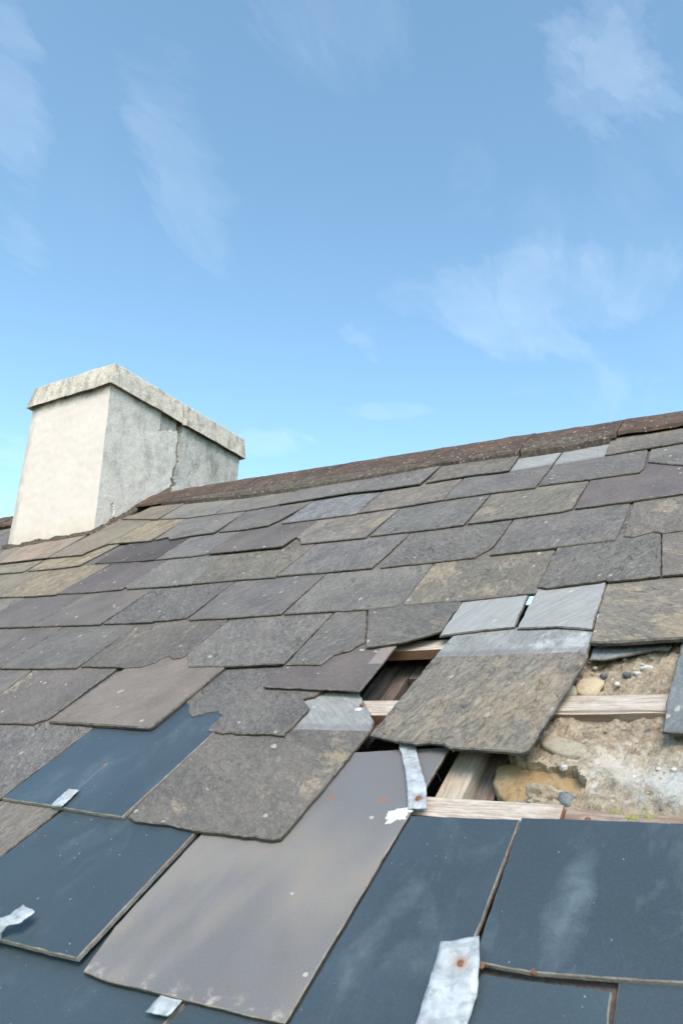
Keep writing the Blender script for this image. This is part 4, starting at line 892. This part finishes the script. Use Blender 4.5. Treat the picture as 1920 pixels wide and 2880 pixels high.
def rock(name, center, a, b, c, ax, ay, mat, parent, seed, rough=0.18, sub=3, label=None, flat=0.0):
    bm = bmesh.new(); bmesh.ops.create_icosphere(bm, subdivisions=sub, radius=1)
    az = ax.cross(ay).normalized()
    for v in bm.verts:
        p = v.co.copy()
        if flat and p.z > flat: p.z = flat + (p.z - flat) * 0.25
        k = 1 + noise.noise(p * 1.3 + Vector((seed, 0, 0))) * rough + noise.noise(p * 4 + Vector((seed, 2, 0))) * rough * 0.3
        v.co = center + ax * p.x * a * k + ay * p.y * b * k + az * p.z * c * k
    me = bpy.data.meshes.new(name); bm.to_mesh(me); bm.free(); me.materials.append(mat)
    for p in me.polygons: p.use_smooth = True
    o = link(name, me, parent)
    if label: o['label'] = label
    return o
rock('stone', P(-0.440, 1.003, -0.050), 0.094, 0.058, 0.052, VU, VV, STONE_O, WALL, 3.0, 0.22, 4, 'smooth ochre stone lying in the broken out hole', 0.35)
rock('stone', P(-0.420, 1.066, -0.010), 0.046, 0.020, 0.014, (VU - VV * 0.42).normalized(), (VV + VU * 0.42).normalized(), STONE_T, WALL, 8.0, 0.12, 3, 'flat tan oval stone set in the mortar', 0.4)
rock('stone', P(-0.413, 1.243, -0.008), 0.026, 0.030, 0.014, VU, VV, STONE_C, WALL, 12.0, 0.3, 3, 'cream stone above the split batten', 0.4)
rock('stone', P(-0.446, 1.226, -0.008), 0.015, 0.018, 0.012, VU, VV, STONE_T, WALL, 15.0, 0.25, 3)
rock('stone', P(-0.389, 0.944, -0.012), 0.013, 0.014, 0.014, VU, VV, PEB_G, WALL, 17.0, 0.7, 2, 'small dark grey stone beside the ochre stone')
rock('stone', P(-0.423, 0.945, -0.024), 0.036, 0.018, 0.022, VU, VV, MORTAR, WALL, 19.0, 0.8, 5)
random.seed(21)
for k in range(90):
    u = random.uniform(-0.47, -0.2); v = random.uniform(0.93, 1.34)
    if not inpoly(u, v, WPOLY): continue
    r_ = random.choice([0.0016, 0.002, 0.003, 0.0042]) * random.uniform(0.8, 1.3)
    rock('pebble', P(u, v, -0.009), r_ * random.uniform(1, 1.5), r_, r_ * 0.8, VU, VV, random.choice([PEB_G, PEB_W, STONE_C, PEB_W, MORTAR, STONE_T]), WALL, k, 0.3, 2)
for (u, v, a, b, m_) in ((-0.318, 1.296, 0.012, 0.006, PEB_W), (-0.352, 1.276, 0.008, 0.006, PEB_G), (-0.332, 1.279, 0.006, 0.004, PEB_W), (-0.392, 1.272, 0.006, 0.006, PEB_G), (-0.363, 1.245, 0.005, 0.005, PEB_W), (-0.407, 1.010, 0.006, 0.005, PEB_W)):
    rock('pebble', P(u, v, -0.005), a, b, b, VU, VV, m_, WALL, u * 99, 0.4, 3)

# ------------------------------------------------------------------ chimney
cx0, cy0, cw, cd, ctop, tl, tf, tr2, hc, o1, o2, ob = -3.247, 2.0775, 0.7204, 1.0968, 2.6205, 0.0185, -0.0271, 0.0309, 0.1443, 0.0266, 0.0061, -0.0066
CB = Vector((cx0, cy0, 0)) + Vector((0, 0, Z0))
CORNER = Vector((cx0, cy0, Z0 + cy0 * math.tan(SLOPE)))
CHIM = thing('chimney', 'cream painted chimney stack with cracked grey right side and flared white cap straddling the ridge', 'chimney', CORNER)
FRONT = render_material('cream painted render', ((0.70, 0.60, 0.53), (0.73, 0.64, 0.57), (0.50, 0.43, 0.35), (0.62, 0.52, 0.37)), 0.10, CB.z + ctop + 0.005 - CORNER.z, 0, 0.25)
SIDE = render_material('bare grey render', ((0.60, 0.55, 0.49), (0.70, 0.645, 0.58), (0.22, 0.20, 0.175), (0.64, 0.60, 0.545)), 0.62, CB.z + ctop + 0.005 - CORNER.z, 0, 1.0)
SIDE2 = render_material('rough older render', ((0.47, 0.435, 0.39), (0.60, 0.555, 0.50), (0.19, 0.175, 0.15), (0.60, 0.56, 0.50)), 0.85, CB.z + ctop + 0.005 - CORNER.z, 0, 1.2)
CAPM = render_material('weathered cap render', ((0.60, 0.53, 0.44), (0.70, 0.62, 0.52), (0.13, 0.105, 0.07), (0.5, 0.5, 0.45)), 0.85, 5.0, 0, 0.8)
CRACK = [(0.526, 2.62), (0.531, 2.517), (0.523, 2.428), (0.54, 2.371), (0.516, 2.31), (0.517, 2.248), (0.531, 2.227), (0.503, 2.18), (0.49, 2.10)]
def stack():
    zb = CORNER.z - 0.5; zt = CB.z + ctop + 0.03
    def pos(s, tt, w_):   # s 0..1 left to right, tt 0..1 front to back, w_ 0..1 bottom to top (taper)
        k = (w_ * (zt - zb) - 0.5) / (zt - CORNER.z) if True else 0
        k = max(0.0, k)
        xl = cx0 - cw + tl * k; xr = cx0 - tr2 * k; yf = cy0 + tf * k; yb = cy0 + cd
        return Vector((xl + (xr - xl) * s, yf + (yb - yf) * tt, zb + (zt - zb) * w_))
    vs = []; fs = []; mi = []; key = {}
    def vid(p, n_, w8):
        kk = (round(p.x, 4), round(p.y, 4), round(p.z, 4))
        if kk not in key:
            q = p - Vector((0, 0, 0))
            d = noise.noise_vector(q * 5) * 0.004 + noise.noise_vector(q * 24) * 0.0016
            e = noise.noise(q * 16) * 0.003
            p2 = p + d + n_ * w8(p)
            key[kk] = len(vs); vs.append(p2)
        return key[kk]
    def crackx(z):
        for (a, za), (b, zb_) in zip(CRACK, CRACK[1:]):
            if zb_ <= z <= za: return a + (b - a) * (z - za) / (zb_ - za)
        return CRACK[0][0] if z > CRACK[0][1] else CRACK[-1][0]
    def side_off(p):
        z = p.z - Z0; t_ = p.y - cy0
        if z < 1.0: return 0
        c = crackx(z) + noise.noise(Vector((0, 0, z * 30))) * 0.006
        dd = t_ - c
        off = 0.0
        wdt = 0.005 + 0.004 * (noise.noise(Vector((3, 0, z * 14))) + 0.3) + (0.006 if z < 2.26 else 0)
        # plaster spalled off below the cap, left of the crack
        edge = 2.508 + (t_ - 0.36) * 0.40 + noise.noise(Vector((t_ * 40, 1, 0))) * 0.010
        if 0.36 < t_ < c and z > edge: off -= 0.013
        if dd > 0: off -= 0.006
        if abs(dd) < wdt * (1.5 + (1.6 if z > 2.54 else 0)): off -= 0.035
        # dents low on the face
        e1 = ((t_ - 0.10) / 0.012) ** 2 + ((z - 1.93 - (t_ - .1) * -1.2) / 0.028) ** 2
        if e1 < 1: off -= 0.007
        return off
    zero = lambda p: 0
    def face(f, na, nb, n_, w8, mat):
        for i in range(na):
            for j in range(nb):
                q = [vid(f(i / na, j / nb), n_, w8), vid(f((i + 1) / na, j / nb), n_, w8), vid(f((i + 1) / na, (j + 1) / nb), n_, w8), vid(f(i / na, (j + 1) / nb), n_, w8)]
                if len(set(q)) > 2:
                    fs.append(tuple(dict.fromkeys(q)))
                    m_ = mat
                    if w8 is side_off:
                        pc_ = vs[q[0]]; z = pc_.z - Z0; t_ = pc_.y - cy0
                        if z > 1.5 and (t_ > crackx(z) + 0.004 or (t_ > 0.36 and z > 2.508 + (t_ - 0.36) * 0.40 + noise.noise(Vector((t_ * 40, 1, 0))) * 0.010)): m_ = 2
                    mi.append(m_)
    nz = 200
    face(lambda a, b: pos(a, 0, b), 40, nz, Vector((0, -1, 0)), zero, 0)
    face(lambda a, b: pos(1, a, b), 190, nz, Vector((1, 0, 0)), side_off, 1)
    face(lambda a, b: pos(1 - a, 1, b), 10, nz, Vector((0, 1, 0)), zero, 1)
    face(lambda a, b: pos(0, 1 - a, b), 10, nz, Vector((-1, 0, 0)), zero, 1)
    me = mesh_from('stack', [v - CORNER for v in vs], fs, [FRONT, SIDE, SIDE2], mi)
    o = bpy.data.objects.new('stack', me); C.objects.link(o); o.parent = CHIM
    return o
stack()
def cap():
    z0 = CB.z + ctop - ob - 0.006; z1 = CB.z + ctop + hc
    k = 1.0
    xl = cx0 - cw + tl; xr = cx0 - tr2; yf = cy0 + tf; yb = cy0 + cd
    lev = []
    def rect(o, z):
        return [Vector((xl - o, yf - o, z)), Vector((xr + o, yf - o, z)), Vector((xr + o, yb + o, z)), Vector((xl - o, yb + o, z))]
    A = rect(0.012, z0 + 0.014); B = rect(o1, z0); Cc = rect(o1, z0 + 0.006); D = rect(o2 + 0.006, z1 - 0.012); E_ = rect(o2 - 0.006, z1)
    rings = [A, B, Cc, D, E_]
    vs = []; fs = []
    per = []
    seg = [40, 60, 40, 60]
    def around(r):
        out = []
        for i in range(4):
            a = r[i]; b = r[(i + 1) % 4]
            for j in range(seg[i]): out.append(a + (b - a) * (j / seg[i]))
        return out
    full = []
    for q in range(len(rings) - 1):
        nn = 6 if q == 2 else 1
        for s in range(nn): full.append([x + (y - x) * (s / nn) for x, y in zip(around(rings[q]), around(rings[q + 1]))])
    full.append(around(rings[-1]))
    n = len(full[0])
    for rg in full:
        for p in rg:
            d = noise.noise_vector(p * 7) * 0.005 + noise.noise_vector(p * 28) * 0.0026
            # joint crack in the cap above the crack in the stack
            jx = cy0 + 0.535 + noise.noise(Vector((0, 0, p.z * 30))) * 0.01
            if p.x > xr - 0.05 and abs(p.y - jx) < 0.010: d += Vector((-0.016, 0, 0))
            vs.append(p + d - CORNER)
    for r_ in range(len(full) - 1):
        for i in range(n):
            j = (i + 1) % n
            fs.append((r_ * n + i, r_ * n + j, (r_ + 1) * n + j, (r_ + 1) * n + i))
    top = len(full) - 1
    fs.append(tuple(top * n + i for i in range(n)))
    me = mesh_from('cap', vs, fs, [CAPM])
    o = bpy.data.objects.new('cap', me); C.objects.link(o); o.parent = CHIM
cap()
def fillet():
    """rough mortar flaunching where the stack meets the slates"""
    vs = []; fs = []
    path = []
    xl = cx0 - cw
    def onroof(x, y): return Vector((x, y, Z0 + y * math.tan(SLOPE)))
    a = onroof(xl - 0.01, cy0); b = onroof(cx0, cy0); c = onroof(cx0, cy0 + 0.50)
    for p, q, nn, outd in ((a, b, 40, Vector((0, -1, 0))), (b, c, 60, Vector((1, 0, 0)))):
        for i in range(nn + (1 if q is c else 0)):
            path.append((p + (q - p) * i / nn, outd))
    rows = 5
    for i, (p, od) in enumerate(path):
        wv = 1 + 0.7 * noise.noise(Vector((i * 0.21, 0, 0))) + 0.3 * noise.noise(Vector((i * 0.7, 3, 0)))
        for k in range(rows + 1):
            s = k / rows
            out_ = 0.014 * wv * s; up = 0.020 * wv * (1 - s) ** 1.6
            q = p + od * (out_ + 0.004) + VN * (0.018 + up) 
            if od.y < 0: q += -VV * out_ * 0.6
            q += noise.noise_vector(q * 50) * 0.004
            vs.append(q - CORNER)
    for i in range(len(path) - 1):
        for k in range(rows):
            a_ = i * (rows + 1) + k; fs.append((a_, a_ + 1, a_ + rows + 2, a_ + rows + 1))
    me = mesh_from('mortar_fillet', vs, fs, [BED], smooth=True)
    o = bpy.data.objects.new('mortar_fillet', me); C.objects.link(o); o.parent = CHIM
fillet()

# ------------------------------------------------------------------ lead straps holding slipped slates
def strap(label, left, right, heights, nail=None, thick=0.0022):
    """bent lead strip given by its two edges (roof coordinates) and the lift along it"""
    cen = P(sum(p[0] for p in left) / len(left), sum(p[1] for p in left) / len(left), 0.02)
    T = thing('lead_strap', label, 'metal strap', cen, 'lead straps nailed over slipped slates')
    # refine
    L = []
    nseg = 10
    for i in range(len(left) - 1):
        for j in range(nseg):
            s = j / nseg
            L.append((Vector(left[i]).lerp(Vector(left[i + 1]), s), Vector(right[i]).lerp(Vector(right[i + 1]), s), heights[i] + (heights[i + 1] - heights[i]) * (s * s * (3 - 2 * s))))
    L.append((Vector(left[-1]), Vector(right[-1]), heights[-1]))
    vs = []; fs = []; nx = 8
    for a, b, h in L:
        for k in range(nx + 1):
            p = a.lerp(b, k / nx)
            hz = h + noise.noise(Vector((p.x * 40, p.y * 40, 1))) * 0.0026 + noise.noise(Vector((p.x * 120, p.y * 120, 6))) * 0.0012 + abs(noise.noise(Vector((p.x * 25, p.y * 60, 11)))) * 0.002
            e = Vector((noise.noise(Vector((p.x * 90, p.y * 90, 4))), noise.noise(Vector((p.x * 90, p.y * 90, 8))))) * 0.0012
            vs.append(P(p.x + e.x, p.y + e.y, hz))
    m = nx + 1; n = len(L)
    for i in range(n - 1):
        for k in range(nx): fs.append((i * m + k, i * m + k + 1, (i + 1) * m + k + 1, (i + 1) * m + k))
    me = mesh_from('strip', vs, fs, [LEAD], smooth=True)
    o = link('strip', me, T)
    o['nailpos'] = tuple(P(*nail[0])) if nail else (0.0, 0.0, 0.0)
    sm = o.modifiers.new('thickness', 'SOLIDIFY'); sm.thickness = thick; sm.offset = -1
    if nail:
        for (u, v, h) in nail:
            bm = bmesh.new(); bmesh.ops.create_uvsphere(bm, u_segments=14, v_segments=7, radius=1)
            for q in bm.verts:
                c_ = q.co; q.co = P(u, v, h) + VU * c_.x * 0.0052 + VV * c_.y * 0.0052 + VN * max(c_.z, -0.2) * 0.002
            me = bpy.data.meshes.new('nail'); bm.to_mesh(me); bm.free(); me.materials.append(RUST); link('nail', me, T)
    return T
def nail_at(u, v, h):
    bm = bmesh.new(); bmesh.ops.create_uvsphere(bm, u_segments=12, v_segments=7, radius=1)
    for q in bm.verts:
        c_ = q.co; q.co = P(u, v, h) + VU * c_.x * 0.0045 + VV * c_.y * 0.0045 + VN * max(c_.z, -0.6) * 0.0025
    me = bpy.data.meshes.new('nail'); bm.to_mesh(me); bm.free(); me.materials.append(RUST); link('nail', me, ROOF)
def splash(u, v, h, r_):
    """thin ragged splash of dried lime"""
    n = 48; seed = u * 70; ring = []
    for i in range(n):
        a = 2 * math.pi * i / n
        k = 1 + 0.75 * noise.noise(Vector((math.cos(a) * 1.6, math.sin(a) * 1.6, seed))) + 0.45 * noise.noise(Vector((math.cos(a) * 6, math.sin(a) * 6, seed)))
        ring.append((u + math.cos(a) * r_ * k, v + math.sin(a) * r_ * k * 0.85))
    vs = [P(a, b, h - 0.001) for a, b in ring] + [P(u + (a - u) * 0.8, v + (b - v) * 0.8, h + 0.0006) for a, b in ring] + [P(u, v, h + 0.001)]
    fs = [(i, (i + 1) % n, n + (i + 1) % n, n + i) for i in range(n)] + [(n + i, n + (i + 1) % n, 2 * n) for i in range(n)]
    link('lime_splash', mesh_from('lime_splash', vs, fs, [LIME], smooth=True), ROOF)
def moss(pts):
    T = thing('moss_tuft', 'tiny yellow green moss growing above the right blue slate', 'moss', P(*pts[4]))
    bm = bmesh.new()
    random.seed(5)
    for (u, v, h) in pts:
        for k in range(9):
            c_ = P(u + random.gauss(0, 0.0022), v + random.gauss(0, 0.0022), h + random.uniform(0, 0.006))
            a = random.uniform(0, 6.28); r_ = random.uniform(0.0012, 0.0026)
            d = (VU * math.cos(a) + VV * math.sin(a) + VN * random.uniform(-0.3, 0.8)).normalized(); e = d.cross(VN + VU * random.uniform(-0.6, 0.6)).normalized()
            vv = [bm.verts.new(c_ + d * r_), bm.verts.new(c_ + e * r_ * 0.6), bm.verts.new(c_ - d * r_), bm.verts.new(c_ - e * r_ * 0.6)]
            bm.faces.new(vv)
    me = bpy.data.meshes.new('leaves'); bm.to_mesh(me); bm.free(); me.materials.append(MOSS)
    o = link('leaves', me, T); o['kind'] = 'stuff'
def gap_mortar(poly):
    bm = bmesh.new()
    vs = [bm.verts.new(P(u, v, 0.0075)) for u, v in poly]; lo = [bm.verts.new(P(u, v, -0.004)) for u, v in poly]
    bm.faces.new(vs); bm.faces.new(lo[::-1]); n = len(vs)
    for i in range(n): bm.faces.new((vs[i], vs[(i + 1) % n], lo[(i + 1) % n], lo[i]))
    me = bpy.data.meshes.new('mortar_joint'); bm.to_mesh(me); bm.free(); me.materials.append(MORTAR); link('mortar_joint', me, ROOF)
strap('long narrow lead strap with a rusty nail hanging beside the dark lower hole',
      [(-0.7085, 1.0448), (-0.6874, 1.0088), (-0.6549, 0.9556), (-0.6281, 0.9042), (-0.6109, 0.8663)],
      [(-0.6777, 1.0458), (-0.6547, 1.0063), (-0.6233, 0.954), (-0.6013, 0.9204), (-0.5798, 0.8693)],
      [0.013, 0.014, 0.017, 0.019, 0.018], [(-0.6021, 0.8895, 0.021)])
strap('short flat lead strap folded over the tail of the upper left blue slate',
      [(-1.3604, 0.8389), (-1.3623, 0.8167), (-1.362, 0.7943), (-1.3665, 0.7956), (-1.3799, 0.8013)],
      [(-1.3289, 0.8371), (-1.3279, 0.8149), (-1.3252, 0.7914), (-1.33, 0.7923), (-1.3456, 0.7988)],
      [0.0295, 0.029, 0.0295, 0.026, 0.014], [])
strap('curled lead strap lifting off the blue slate at the left edge of the picture',
      [(-1.1429, 0.5535), (-1.1426, 0.5309), (-1.1604, 0.5213), (-1.1713, 0.5099), (-1.1789, 0.5019)],
      [(-1.1065, 0.5468), (-1.1081, 0.523), (-1.1293, 0.5138), (-1.1407, 0.5085), (-1.1505, 0.5032)],
      [0.05, 0.054, 0.052, 0.046, 0.03], [])
strap('small tilted lead tab sticking out below the big mauve slate',
      [(-0.8073, 0.4978), (-0.8071, 0.4923), (-0.8048, 0.4759), (-0.8061, 0.4624)],
      [(-0.7706, 0.4994), (-0.7705, 0.4939), (-0.7677, 0.478), (-0.7701, 0.4655)],
      [0.019, 0.02, 0.024, 0.025], [])
strap('large crumpled whitish lead strap with a rusty nail at the bottom of the picture',
      [(-0.4594, 0.6284), (-0.4561, 0.6033), (-0.4542, 0.5635), (-0.4521, 0.5262), (-0.4503, 0.4957)],
      [(-0.4168, 0.6438), (-0.4032, 0.604), (-0.3964, 0.5723), (-0.3959, 0.5392), (-0.3972, 0.5087)],
      [0.033, 0.034, 0.031, 0.029, 0.027], [(-0.4252, 0.6036, 0.036)])
for u, v, h in ((-0.4079, 0.6146, 0.0240), (-0.3465, 0.6193, 0.0240), (-0.4623, 1.4122, 0.0170), (-0.6882, 1.4274, 0.0170), (-0.8396, 1.1545, 0.0150), (-0.3406, 0.8798, 0.0120)):
    nail_at(u, v, h)
for u, v, h, r_ in ((-0.6271, 0.8558, 0.0158, 0.017), (-0.6170, 0.8662, 0.0162, 0.010), (-0.6398, 0.8472, 0.0156, 0.004), (-0.8427, 1.1424, 0.0130, 0.007)):
    splash(u, v, h, r_)
moss([(-0.3117, 0.9016, 0.0080), (-0.3081, 0.8976, 0.0080), (-0.2899, 0.8922, 0.0080), (-0.2856, 0.8884, 0.0080), (-0.2815, 0.8823, 0.0080), (-0.2802, 0.8904, 0.0080), (-0.2780, 0.8949, 0.0080), (-0.2845, 0.8942, 0.0080), (-0.2704, 0.9087, 0.0080), (-0.2667, 0.8947, 0.0080), (-0.2602, 0.8953, 0.0080), (-0.2868, 0.8840, 0.0080), (-0.3017, 0.8997, 0.0080), (-0.2564, 0.8943, 0.0080)])
gap_mortar([(-0.4199, 0.6326), (-0.3281, 0.6364), (-0.2619, 0.6389), (-0.2658, 0.6254), (-0.3339, 0.619), (-0.4127, 0.616)])
gap_mortar([(-0.2681, 0.6348), (-0.2612, 0.6363), (-0.2571, 0.5772), (-0.2661, 0.575)])
